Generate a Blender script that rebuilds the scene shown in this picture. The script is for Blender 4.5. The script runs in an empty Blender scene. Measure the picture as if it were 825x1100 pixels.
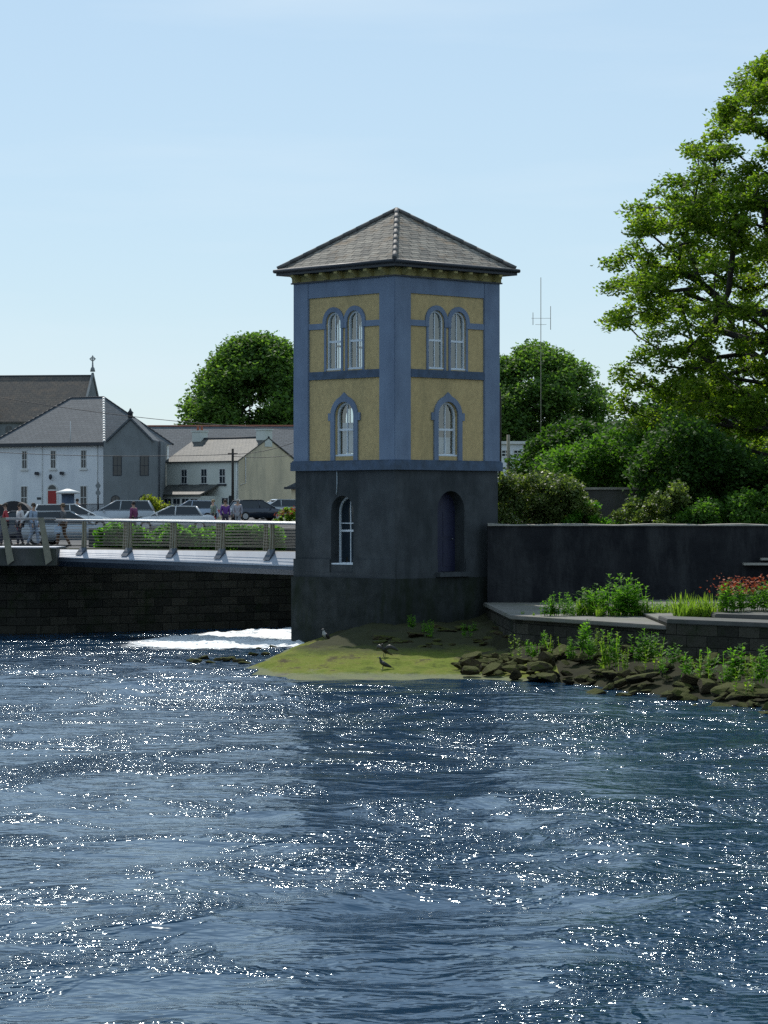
import bpy, bmesh, math, random
import numpy as np
from mathutils import Vector, Matrix, noise
random.seed(7); RNG = np.random.default_rng(7)
PI = math.pi; R = math.radians
scene = bpy.context.scene; COL = scene.collection
FPX = 3040.0; CZ = 4.6
def X(px, Y): return (px - 412.5) / FPX * Y
def Z(py, Y): return CZ + (550 - py) / FPX * Y
def P(px, py, Y): return Vector((X(px, Y), Y, Z(py, Y)))

# ------------------------------------------------------------------ materials
def newmat(name):
    m = bpy.data.materials.new(name); m.use_nodes = True
    nt = m.node_tree; nt.nodes.clear()
    return m, nt, nt.nodes.new('ShaderNodeOutputMaterial')
def N(nt, t, **kw):
    n = nt.nodes.new(t)
    for k, v in kw.items():
        if k in n.inputs.keys(): n.inputs[k].default_value = v
        else: setattr(n, k, v)
    return n
def ramp(nt, fac, stops):
    r = nt.nodes.new('ShaderNodeValToRGB'); e = r.color_ramp.elements
    while len(e) < len(stops): e.new(0.5)
    for el, (p, c) in zip(e, stops):
        el.position = p; el.color = (c[0], c[1], c[2], 1)
    nt.links.new(fac, r.inputs[0]); return r.outputs[0]
def coords(nt, scale=(1, 1, 1), kind='Object'):
    tc = nt.nodes.new('ShaderNodeTexCoord'); mp = nt.nodes.new('ShaderNodeMapping')
    mp.inputs['Scale'].default_value = scale
    nt.links.new(tc.outputs[kind], mp.inputs[0]); return mp.outputs[0]
def noisy(nt, vec, scale, detail=5, rough=.6):
    n = N(nt, 'ShaderNodeTexNoise', Scale=scale, Detail=detail, Roughness=rough)
    nt.links.new(vec, n.inputs['Vector']); return n.outputs['Fac']
def mixc(nt, fac, a, b, mode='MIX'):
    m = nt.nodes.new('ShaderNodeMix'); m.data_type = 'RGBA'; m.blend_type = mode
    for sock, v in ((m.inputs[0], fac), (m.inputs[6], a), (m.inputs[7], b)):
        if hasattr(v, 'links'): nt.links.new(v, sock)
        elif isinstance(v, (int, float)): sock.default_value = v
        else: sock.default_value = (v[0], v[1], v[2], 1)
    return m.outputs[2]
def mat(name, c1, c2=None, scale=2.0, rough=.8, bump=0.0, bscale=None, stretch=(1, 1, 1), metal=0.0, stain=None, sscale=.6, spec=.5, samt=.7):
    m, nt, out = newmat(name)
    b = N(nt, 'ShaderNodeBsdfPrincipled', Roughness=rough, Metallic=metal); b.inputs['Specular IOR Level'].default_value = spec
    c2 = c2 or tuple(x * .8 for x in c1)
    v = coords(nt, stretch)
    f = noisy(nt, v, scale)
    col = ramp(nt, f, [(.32, c1), (.68, c2)])
    if stain:
        f2 = noisy(nt, coords(nt, (1, 1, .25)), sscale, 6, .7)
        k = ramp(nt, f2, [(.47, (0, 0, 0)), (.66, (samt, samt, samt))])
        col = mixc(nt, k, col, stain)
    nt.links.new(col, b.inputs['Base Color'])
    if bump:
        bm = N(nt, 'ShaderNodeBump', Strength=1.0, Distance=bump)
        nt.links.new(noisy(nt, v, bscale or scale * 6, 4), bm.inputs['Height']); nt.links.new(bm.outputs[0], b.inputs['Normal'])
    nt.links.new(b.outputs[0], out.inputs[0]); return m
def bricks(name, c1, c2, mortar, bw, bh, rough=.85, bump=.01, uv=False, patch=None, patch2=None, msize=.012, spec=.4):
    m, nt, out = newmat(name)
    b = N(nt, 'ShaderNodeBsdfPrincipled', Roughness=rough); b.inputs['Specular IOR Level'].default_value = spec
    tc = nt.nodes.new('ShaderNodeTexCoord')
    vec = tc.outputs['UV']
    wn = N(nt, 'ShaderNodeTexNoise', Scale=2.5, Detail=2.0); nt.links.new(vec, wn.inputs['Vector'])
    wv = nt.nodes.new('ShaderNodeVectorMath'); wv.operation = 'MULTIPLY_ADD'
    nt.links.new(wn.outputs['Color'], wv.inputs[0]); wv.inputs[1].default_value = (.05, .03, 0); nt.links.new(vec, wv.inputs[2])
    br = N(nt, 'ShaderNodeTexBrick', Scale=1.0); br.offset = .5
    br.inputs['Brick Width'].default_value = bw; br.inputs['Row Height'].default_value = bh
    br.inputs['Mortar Size'].default_value = msize; br.inputs['Bias'].default_value = 0
    br.inputs['Color1'].default_value = (*c1, 1); br.inputs['Color2'].default_value = (*c2, 1); br.inputs['Mortar'].default_value = (*mortar, 1)
    nt.links.new(wv.outputs[0], br.inputs['Vector'])
    col = br.outputs['Color']
    f = noisy(nt, vec, 6.0, 5, .7)
    col = mixc(nt, .55, col, ramp(nt, f, [(.3, (.55, .55, .55)), (.7, (1.25, 1.25, 1.25))]), 'MULTIPLY')
    if patch:
        k = ramp(nt, noisy(nt, vec, .9, 6, .7), [(.52, (0, 0, 0)), (.66, (.75, .75, .75))]); col = mixc(nt, k, col, patch)
    if patch2:
        k = ramp(nt, noisy(nt, vec, 3.1, 6, .75), [(.6, (0, 0, 0)), (.7, (.8, .8, .8))]); col = mixc(nt, k, col, patch2)
    nt.links.new(col, b.inputs['Base Color'])
    bm = N(nt, 'ShaderNodeBump', Strength=1.0, Distance=bump)
    add = nt.nodes.new('ShaderNodeMath'); add.operation = 'MULTIPLY_ADD'; add.inputs[1].default_value = -1.0
    nt.links.new(br.outputs['Fac'], add.inputs[0]); nt.links.new(f, add.inputs[2])
    nt.links.new(add.outputs[0], bm.inputs['Height']); nt.links.new(bm.outputs[0], b.inputs['Normal'])
    nt.links.new(b.outputs[0], out.inputs[0]); return m
def leafmat(name, dark, mid, light, trans=.45, tcol=None, rough=.65):
    m, nt, out = newmat(name)
    g = nt.nodes.new('ShaderNodeNewGeometry')
    col = ramp(nt, g.outputs['Random Per Island'], [(0, dark), (.5, mid), (1, light)])
    big = noisy(nt, coords(nt), .35, 3)
    col = mixc(nt, .6, col, ramp(nt, big, [(.35, (.65, .75, .7)), (.65, (1.2, 1.15, 1.0))]), 'MULTIPLY')
    b = N(nt, 'ShaderNodeBsdfPrincipled', Roughness=rough); nt.links.new(col, b.inputs['Base Color'])
    b.inputs['Specular IOR Level'].default_value = .2
    t = nt.nodes.new('ShaderNodeBsdfTranslucent')
    tc = mixc(nt, 1.0, col, tcol or (1.5, 1.7, .6), 'MULTIPLY'); nt.links.new(tc, t.inputs[0])
    mx = nt.nodes.new('ShaderNodeMixShader'); mx.inputs[0].default_value = trans
    nt.links.new(b.outputs[0], mx.inputs[1]); nt.links.new(t.outputs[0], mx.inputs[2]); nt.links.new(mx.outputs[0], out.inputs[0])
    return m
def glassmat(name, tint=(.02, .03, .04), clear=0.0):
    m, nt, out = newmat(name)
    b = N(nt, 'ShaderNodeBsdfPrincipled', Roughness=.04); b.inputs['Base Color'].default_value = (*tint, 1); b.inputs['IOR'].default_value = 1.5
    if clear:
        t = nt.nodes.new('ShaderNodeBsdfTransparent'); t.inputs[0].default_value = (.86, .93, .95, 1)
        gl = N(nt, 'ShaderNodeBsdfGlossy', Roughness=.03)
        mx = nt.nodes.new('ShaderNodeMixShader'); mx.inputs[0].default_value = .22
        nt.links.new(t.outputs[0], mx.inputs[1]); nt.links.new(gl.outputs[0], mx.inputs[2]); nt.links.new(mx.outputs[0], out.inputs[0])
    else: nt.links.new(b.outputs[0], out.inputs[0])
    return m

M = {}
M['blue'] = mat('blue_paint', (.19, .245, .34), (.155, .20, .285), 1.2, .75, .003, 30, stain=(.09, .12, .18), sscale=.9, samt=.5)
M['yellow'] = mat('ochre_roughcast', (.60, .445, .21), (.47, .345, .165), 7, .95, .012, 24, stain=(.30, .24, .12), sscale=1.0, samt=.5)
M['bluegrey'] = mat('weathered_blue', (.08, .12, .19), (.05, .07, .10), 3, .8, .004, 20)
M['stone'] = mat('grey_render', (.08, .088, .094), (.05, .055, .06), 1.4, .9, .008, 14, stain=(.028, .034, .036), sscale=.8, spec=.12)
M['stonelow'] = mat('mossy_base_stone', (.045, .05, .05), (.022, .026, .025), 2.2, .95, .02, 9, stain=(.015, .022, .008), sscale=1.1, spec=.08)
M['cream'] = mat('cream_paint', (.42, .35, .13), (.33, .27, .10), 4, .7)
M['darkwood'] = mat('dark_gutter', (.03, .034, .042), rough=.5)
M['sash'] = mat('white_sash', (.72, .76, .8), (.62, .68, .74), 6, .5)
M['door'] = mat('dark_blue_door', (.015, .018, .05), rough=.5)
M['glass'] = glassmat('window_glass')
M['clear'] = glassmat('clear_glass', clear=1)
M['curtain'] = mat('net_curtain', (.5, .55, .58), (.3, .36, .4), 5, .9)
M['floorwood'] = mat('inside_boards', (.08, .07, .06))
M['slate'] = bricks('tower_slates', (.34, .31, .26), (.18, .17, .15), (.03, .03, .03), .42, .27, .85, .02, patch=(.22, .15, .09), patch2=(.38, .36, .29), msize=.014, spec=.2)
M['hip'] = mat('hip_tiles', (.15, .14, .13), (.09, .085, .08), 3, .7, .01)
M['slatehouse'] = bricks('house_slates', (.12, .135, .15), (.09, .105, .12), (.07, .08, .09), .5, .3, .75, .01, msize=.02, spec=.2)
M['slateold'] = bricks('old_slates', (.12, .105, .09), (.085, .08, .075), (.05, .05, .05), .5, .35, .9, .01, patch=(.16, .12, .09), msize=.02)
M['slatecot'] = bricks('cottage_slates', (.11, .105, .095), (.07, .07, .065), (.05, .07, .07), .45, .3, .6, .012, patch=(.14, .13, .10), msize=.02, spec=.2)
M['white'] = mat('white_wall', (.78, .80, .82), (.70, .72, .75), .5, .85, stain=(.45, .48, .54), sscale=.3, samt=.5)
M['greywall'] = mat('grey_wall', (.22, .24, .25), (.17, .185, .19), .7, .9, stain=(.13, .14, .14), sscale=.3)
M['palewall'] = mat('pale_green_wall', (.68, .70, .64), (.6, .62, .56), .5, .9)
M['creamwall'] = mat('cream_gable_wall', (.78, .66, .46), (.68, .57, .39), .4, .9, stain=(.33, .31, .24), sscale=.3)
M['red'] = mat('red_door', (.36, .02, .02), rough=.5)
M['trim'] = mat('white_trim', (.7, .7, .68), rough=.6)
M['darktrim'] = mat('dark_trim', (.03, .035, .045), rough=.6)
M['ridge'] = mat('red_ridge', (.30, .10, .06), (.2, .08, .05), 3)
M['asphalt'] = mat('asphalt', (.06, .06, .062), (.045, .045, .047), 3, .9, .005)
M['soil'] = mat('ground_soil', (.07, .08, .04), (.05, .06, .03), .3, .95, stain=(.09, .08, .06))
M['steel'] = mat('brushed_steel', (.36, .37, .38), (.28, .29, .30), 8, .42, metal=1.0)
M['post'] = mat('weathered_post', (.27, .25, .18), (.19, .175, .13), 3, .7, metal=.1)
M['wires'] = mat('rail_wire', (.16, .16, .15), rough=.6)
M['deckedge'] = mat('deck_paint', (.34, .38, .44), (.27, .30, .36), 1.5, .5)
M['deckbeam'] = mat('deck_beam', (.08, .10, .13), rough=.6)
M['concrete'] = mat('old_concrete', (.09, .09, .085), (.055, .055, .052), 1.5, .9, .01, stain=(.05, .06, .04), sscale=.8)
M['platform'] = mat('platform_concrete', (.19, .18, .165), (.12, .115, .10), 1.2, .9, .015, stain=(.11, .12, .07), sscale=.7)
M['bankwall'] = bricks('bank_wall_stone', (.07, .066, .052), (.03, .03, .025), (.014, .014, .012), .75, .32, .9, .05, patch=(.02, .032, .012), patch2=(.07, .07, .055), spec=.08)
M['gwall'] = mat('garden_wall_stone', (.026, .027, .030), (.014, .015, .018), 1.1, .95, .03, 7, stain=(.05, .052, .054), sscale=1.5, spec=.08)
M['coping'] = mat('pale_coping', (.38, .36, .32), (.22, .21, .18), 3, .9, .01)
M['rock'] = mat('mossy_rock', (.075, .065, .03), (.035, .04, .014), 2.2, .95, .05, 6, stain=(.12, .11, .07), sscale=2)
def moss_rock():
    m, nt, out = newmat('mossy_rock'); b = N(nt, 'ShaderNodeBsdfPrincipled', Roughness=.92); b.inputs['Specular IOR Level'].default_value = .12
    v = coords(nt); oi = nt.nodes.new('ShaderNodeObjectInfo')
    c = ramp(nt, noisy(nt, v, 3, 6, .7), [(.3, (.035, .03, .018)), (.7, (.085, .072, .042))])
    c = mixc(nt, .5, c, ramp(nt, oi.outputs['Random'], [(0, (.5, .5, .5)), (1, (1.5, 1.35, 1.1))]), 'MULTIPLY')
    g = nt.nodes.new('ShaderNodeNewGeometry'); sp = nt.nodes.new('ShaderNodeSeparateXYZ'); nt.links.new(g.outputs['Normal'], sp.inputs[0])
    a = nt.nodes.new('ShaderNodeMath'); a.operation = 'MULTIPLY_ADD'; a.inputs[1].default_value = .9; nt.links.new(noisy(nt, v, 4, 4, .7), a.inputs[0]); nt.links.new(sp.outputs[2], a.inputs[2])
    c = mixc(nt, ramp(nt, a.outputs[0], [(.0, (0, 0, 0)), (.9, (0, 0, 0)), (1.0, (.85, .85, .85))]), c, (.06, .07, .014))
    nt.links.new(c, b.inputs['Base Color']); bm = N(nt, 'ShaderNodeBump', Distance=.06); nt.links.new(noisy(nt, v, 9, 5, .7), bm.inputs['Height']); nt.links.new(bm.outputs[0], b.inputs['Normal'])
    nt.links.new(b.outputs[0], out.inputs[0]); return m
M['rock'] = moss_rock()
M['rockpale'] = mat('pale_rock', (.22, .22, .2), (.14, .14, .12), 3, .9, .02)
M['bank'] = mat('bank_mud', (.03, .032, .012), (.018, .018, .010), 1.5, .95, .04, spec=.08)
M['bark'] = mat('bark', (.035, .03, .024), (.02, .018, .014), 3, .9, .02)
M['leafbig'] = leafmat('tree_leaves', (.08, .14, .02), (.14, .22, .03), (.25, .31, .045), .55)
M['leafmid'] = leafmat('far_leaves', (.065, .125, .04), (.10, .18, .05), (.16, .25, .07), .5)
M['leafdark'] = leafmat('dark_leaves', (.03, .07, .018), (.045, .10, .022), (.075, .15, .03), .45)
M['leafbush'] = leafmat('bush_leaves', (.05, .12, .022), (.08, .17, .03), (.13, .24, .05), .5)
M['ivy'] = leafmat('ivy_leaves', (.055, .08, .03), (.10, .14, .045), (.22, .27, .10), .4, rough=.45)
M['leafyel'] = leafmat('yellow_leaves', (.12, .15, .02), (.2, .22, .03), (.32, .32, .05), .5)
M['hedge'] = leafmat('hedge_leaves', (.05, .14, .02), (.09, .22, .03), (.16, .32, .045), .6)
M['grassleaf'] = leafmat('weed_leaves', (.10, .17, .03), (.17, .26, .045), (.26, .34, .07), .55)
M['weedleaf'] = leafmat('nettle_leaves', (.06, .15, .025), (.11, .24, .035), (.18, .32, .06), .6)
M['flower'] = leafmat('red_flowers', (.28, .04, .02), (.40, .08, .03), (.48, .15, .07), .3, (1, 1, 1))
M['skin'] = mat('skin', (.45, .28, .2), (.42, .26, .19), rough=.6)
M['tyre'] = mat('tyre', (.02, .02, .02), rough=.9)
M['rim'] = mat('alloy', (.5, .5, .52), rough=.35, metal=.8)
M['lamp'] = glassmat('lamp_glass', (.6, .6, .6)); M['tail'] = glassmat('tail_glass', (.5, .02, .02))
def plain(name, c, rough=.8, metal=0.): return mat(name, c, rough=rough, metal=metal)
def paint(name, c):
    m = mat(name, c, c, rough=.25); m.node_tree.nodes['Principled BSDF'].inputs['Coat Weight'].default_value = .6; return m

# ------------------------------------------------------------------ helpers
def tag(o, label=None, cat=None, group=None, kind=None):
    for k, v in (('label', label), ('category', cat), ('group', group), ('kind', kind)):
        if v: o[k] = v
    return o
def empty(name, loc=(0, 0, 0), rz=0.0, label=None, cat=None, group=None):
    o = bpy.data.objects.new(name, None); COL.objects.link(o); o.location = loc; o.rotation_euler = (0, 0, rz)
    o.empty_display_size = .2
    return tag(o, label, cat, group)
def link(name, me, m, parent=None):
    if m is not None: me.materials.append(m)
    o = bpy.data.objects.new(name, me); COL.objects.link(o)
    if parent is not None: o.parent = parent
    return o
def copy_tree(o, parent=None, **tags):
    c = o.copy(); COL.objects.link(c); c.parent = parent
    for k, v in tags.items(): c[k] = v
    for ch in o.children: copy_tree(ch, c)
    return c
class B:
    def __init__(s): s.bm = bmesh.new()
    def box(s, x0, x1, y0, y1, z0, z1, mx=None, bevel=0):
        vs = [Vector((x, y, z)) for x in (x0, x1) for y in (y0, y1) for z in (z0, z1)]
        if mx: vs = [mx @ v for v in vs]
        v = [s.bm.verts.new(p) for p in vs]; fs = []
        for q in ((0, 1, 3, 2), (4, 6, 7, 5), (0, 4, 5, 1), (2, 3, 7, 6), (0, 2, 6, 4), (1, 5, 7, 3)):
            fs.append(s.bm.faces.new([v[i] for i in q]))
        if bevel:
            es = {e for f in fs for e in f.edges}
            bmesh.ops.bevel(s.bm, geom=list(es), offset=bevel, segments=2, affect='EDGES')
        return s
    def tube(s, pts, r, n=8, cap=True):
        pts = [Vector(p) for p in pts]; rs = r if isinstance(r, (list, tuple)) else [r] * len(pts)
        rings = []
        for i, p in enumerate(pts):
            t = (pts[min(i + 1, len(pts) - 1)] - pts[max(i - 1, 0)])
            t = t.normalized() if t.length > 1e-9 else Vector((0, 0, 1))
            a = Vector((0, 0, 1)) if abs(t.z) < .9 else Vector((1, 0, 0))
            u = t.cross(a).normalized(); w = t.cross(u)
            rings.append([s.bm.verts.new(p + (u * math.cos(2 * PI * k / n) + w * math.sin(2 * PI * k / n)) * rs[i]) for k in range(n)])
        for a, b in zip(rings, rings[1:]):
            for k in range(n):
                f = s.bm.faces.new((a[k], a[(k + 1) % n], b[(k + 1) % n], b[k])); f.smooth = True
        if cap: s.bm.faces.new(rings[0][::-1]); s.bm.faces.new(rings[-1])
        return s
    def prism(s, prof, fn, d0, d1, taper=None):
        a = [s.bm.verts.new(fn(u, z, d0)) for u, z in prof]
        b = [s.bm.verts.new(fn(u, z, d1)) for u, z in (taper or prof)]
        s.bm.faces.new(a); s.bm.faces.new(b[::-1]); n = len(prof)
        for k in range(n): s.bm.faces.new((a[k], b[k], b[(k + 1) % n], a[(k + 1) % n]))
        return s
    def face(s, pts): return s.bm.faces.new([s.bm.verts.new(p) for p in pts])
    def plate(s, outline, holes, fn, d0, d1):
        """outline with holes in (u,z), thick from d0 to d1"""
        es = []
        for loop in [outline] + holes:
            vs = [s.bm.verts.new(fn(u, z, d0)) for u, z in loop]
            es += [s.bm.edges.new((vs[i], vs[(i + 1) % len(vs)])) for i in range(len(vs))]
        r = bmesh.ops.triangle_fill(s.bm, use_beauty=True, use_dissolve=False, edges=es)
        fs = [g for g in r['geom'] if isinstance(g, bmesh.types.BMFace)]
        ex = bmesh.ops.extrude_face_region(s.bm, geom=fs)
        off = fn(0, 0, d1) - fn(0, 0, d0)
        for g in ex['geom']:
            if isinstance(g, bmesh.types.BMVert): g.co += off
        return s
    def lathe(s, prof, n=16, c=(0, 0, 0)):
        rings = [[s.bm.verts.new((c[0] + r * math.cos(2 * PI * k / n), c[1] + r * math.sin(2 * PI * k / n), c[2] + z)) for k in range(n)] for r, z in prof]
        for a, b in zip(rings, rings[1:]):
            for k in range(n):
                f = s.bm.faces.new((a[k], a[(k + 1) % n], b[(k + 1) % n], b[k])); f.smooth = True
        s.bm.faces.new(rings[0][::-1]); s.bm.faces.new(rings[-1]); return s
    def build(s, name, m, parent=None, uv=False, weld=False):
        if weld: bmesh.ops.remove_doubles(s.bm, verts=s.bm.verts, dist=1e-4)
        bmesh.ops.recalc_face_normals(s.bm, faces=s.bm.faces)
        if uv:   # box-projected coordinates in metres, u along each face's level line
            L = s.bm.loops.layers.uv.new('UVMap'); s.bm.normal_update()
            for f in s.bm.faces:
                n = f.normal; h = Vector((-n.y, n.x, 0))
                h = h.normalized() if h.length > .05 else Vector((1, 0, 0)); v = n.cross(h)
                for l in f.loops: l[L].uv = (l.vert.co.dot(h), l.vert.co.dot(v))
        me = bpy.data.meshes.new(name); s.bm.to_mesh(me); s.bm.free()
        return link(name, me, m, parent)
def pymesh(name, verts, faces, m, parent=None, smooth=False):
    me = bpy.data.meshes.new(name); me.from_pydata([tuple(v) for v in verts], [], faces); me.update()
    if smooth: me.polygons.foreach_set('use_smooth', [True] * len(me.polygons))
    return link(name, me, m, parent)
def quads_mesh(name, V, m, parent=None):   # V (n,4,3)
    n = len(V); me = bpy.data.meshes.new(name)
    me.vertices.add(n * 4); me.vertices.foreach_set('co', V.astype(np.float32).ravel())
    me.loops.add(n * 4); me.loops.foreach_set('vertex_index', np.arange(n * 4, dtype=np.int32))
    me.polygons.add(n); me.polygons.foreach_set('loop_start', np.arange(0, n * 4, 4, dtype=np.int32)); me.polygons.foreach_set('loop_total', np.full(n, 4, dtype=np.int32))
    me.update(calc_edges=True); return link(name, me, m, parent)
def leaf_quads(pts, size, up=.5, aspect=.6, rng=RNG):
    n = len(pts); nor = rng.normal(size=(n, 3)); nor /= np.linalg.norm(nor, axis=1)[:, None]
    nor[:, 2] = np.abs(nor[:, 2]) + up; nor /= np.linalg.norm(nor, axis=1)[:, None]
    t = rng.normal(size=(n, 3)); t -= (t * nor).sum(1)[:, None] * nor; t /= np.linalg.norm(t, axis=1)[:, None]
    b = np.cross(nor, t); s = size * rng.uniform(.6, 1.3, n)[:, None] * .5
    t = t * s; b = b * s * aspect
    return np.stack([pts - t, pts + b - nor * s * .2, pts + t, pts - b - nor * s * .2], axis=1)
def clump_pts(cl, n, flat=.55, rng=RNG):
    cl = np.asarray(cl, float); k = len(cl); w = cl[:, 3] ** 2; cnt = np.maximum(4, (n * w / w.sum()).astype(int))
    idx = np.repeat(np.arange(k), cnt); d = rng.normal(size=(len(idx), 3)); d /= np.linalg.norm(d, axis=1)[:, None]
    r = rng.uniform(0, 1, len(idx)) ** (1 / 2.2); r *= 1 + .25 * rng.normal(size=len(idx)) * .5
    d *= (r * cl[idx, 3])[:, None]; d[:, 2] *= flat
    d[:, 2] -= .12 * (d[:, 0] ** 2 + d[:, 1] ** 2) / np.maximum(cl[idx, 3], .1)
    return cl[idx, :3] + d
def fix(o, label, cat, group=None): return tag(o, label, cat, group)
EYE = Matrix.Identity(4)

# ------------------------------------------------------------------ world, sun, camera
SE, SR = 47.0, -12.0
w = bpy.data.worlds.new('World'); scene.world = w; w.use_nodes = True; nt = w.node_tree
bg = nt.nodes['Background']; bg.inputs[1].default_value = .10
sky = nt.nodes.new('ShaderNodeTexSky'); sky.sky_type = 'NISHITA'; sky.sun_disc = False
sky.sun_elevation = R(SE); sky.sun_rotation = R(SR); sky.air_density = 1.0; sky.dust_density = .1; sky.ozone_density = 1.5; sky.altitude = 0
tc = nt.nodes.new('ShaderNodeTexCoord'); mp = nt.nodes.new('ShaderNodeMapping'); mp.inputs['Scale'].default_value = (1.2, 1.2, 9)
mp.inputs['Rotation'].default_value = (.12, .05, .4)
nt.links.new(tc.outputs['Generated'], mp.inputs[0])
cn = nt.nodes.new('ShaderNodeTexNoise'); cn.inputs['Scale'].default_value = 4; cn.inputs['Detail'].default_value = 6; nt.links.new(mp.outputs[0], cn.inputs['Vector'])
ck = ramp(nt, cn.outputs['Fac'], [(.48, (0, 0, 0)), (.8, (.4, .4, .4))])
veil = mixc(nt, .62, sky.outputs[0], (5.5, 7.4, 9.1)); cs = mixc(nt, ck, veil, (7.6, 8.8, 9.8)); nt.links.new(cs, bg.inputs[0])
sd = Vector((math.sin(R(SR)) * math.cos(R(SE)), math.cos(R(SR)) * math.cos(R(SE)), math.sin(R(SE))))
sl = bpy.data.lights.new('sun', 'SUN'); sl.energy = 4.0; sl.angle = R(.5); sl.color = (1, .95, .87)
so = bpy.data.objects.new('sun', sl); COL.objects.link(so); so.rotation_euler = sd.to_track_quat('Z', 'Y').to_euler(); so.location = (-20, 60, 60)
cam = bpy.data.cameras.new('camera'); co = bpy.data.objects.new('camera', cam); COL.objects.link(co)
co.location = (0, 0, CZ); co.rotation_euler = (PI / 2, 0, 0); cam.sensor_fit = 'HORIZONTAL'; cam.sensor_width = 36; cam.lens = FPX / 825 * 36
cam.clip_start = 1; cam.clip_end = 6000; scene.camera = co
vs = scene.view_settings; vs.view_transform = 'Standard'; vs.look = 'None'; vs.exposure = 0.0; vs.gamma = 1
scene.cycles.max_bounces = 6; scene.cycles.transparent_max_bounces = 8; scene.cycles.caustics_reflective = False; scene.cycles.caustics_refractive = False
scene.cycles.use_denoising = False
try: scene.cycles.denoiser = 'OPENIMAGEDENOISE'
except Exception: pass

# ------------------------------------------------------------------ ground and water
def bankY(x):
    if x < -13: return 107.5
    if x < -3.2: return 107.5 + (x + 13) / 9.8 * 6.5
    if x < -1: return 114 + (x + 3.2) * .5
    return 97.9
def gz(x, y):
    base = 3.2 if x < -1 else 3.35
    t = min(1, max(0, (y - 120) / 130)); return base + 1.35 * t
def ground():
    xs = [-3000, -800, -250, -100, -60, -40, -30, -22, -16, -13, -10, -8, -6, -4.5, -3.2, -2, -1.01, -.99, .5, 2, 4, 6, 8, 11, 15, 20, 30, 45, 70, 120, 300, 900, 3000]
    verts = []; rows = 14
    for x in xs:
        b = bankY(x)
        for z_, y_ in ((-2.5, -2500), (-2.5, -50), (-2.5, 60), (-2.5, b - .4), (None, b + .02), (None, max(b + 1, 120)), (None, 150), (None, 185), (None, 250), (None, 400), (None, 700), (None, 1300), (None, 3000), (None, 5000)):
            verts.append((x, y_, gz(x, y_) if z_ is None else z_))
    faces = [(i * rows + j, (i + 1) * rows + j, (i + 1) * rows + j + 1, i * rows + j + 1) for i in range(len(xs) - 1) for j in range(rows - 1)]
    tag(pymesh('ground', verts, faces, M['soil']), kind='structure')
ground()
# road sheet behind the river on the left
b = B(); x0, x1 = -60, -2
pts = []
for x in (-60, -40, -20, -12, -8, -4.2, -1.6):
    pts.append((x, bankY(x) + 1.0))
for (xa, ya), (xb, yb) in zip(pts, pts[1:]):
    for (y0, y1) in ((None, 120), (120, 250), (250, 252)):
        p = [(xa, ya if y0 is None else y0), (xb, yb if y0 is None else y0), (xb, y1), (xa, y1)]
        b.face([(q[0], q[1], gz(q[0], q[1]) + .006) for q in p])
tag(b.build('road', M['asphalt']), kind='structure')

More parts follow.
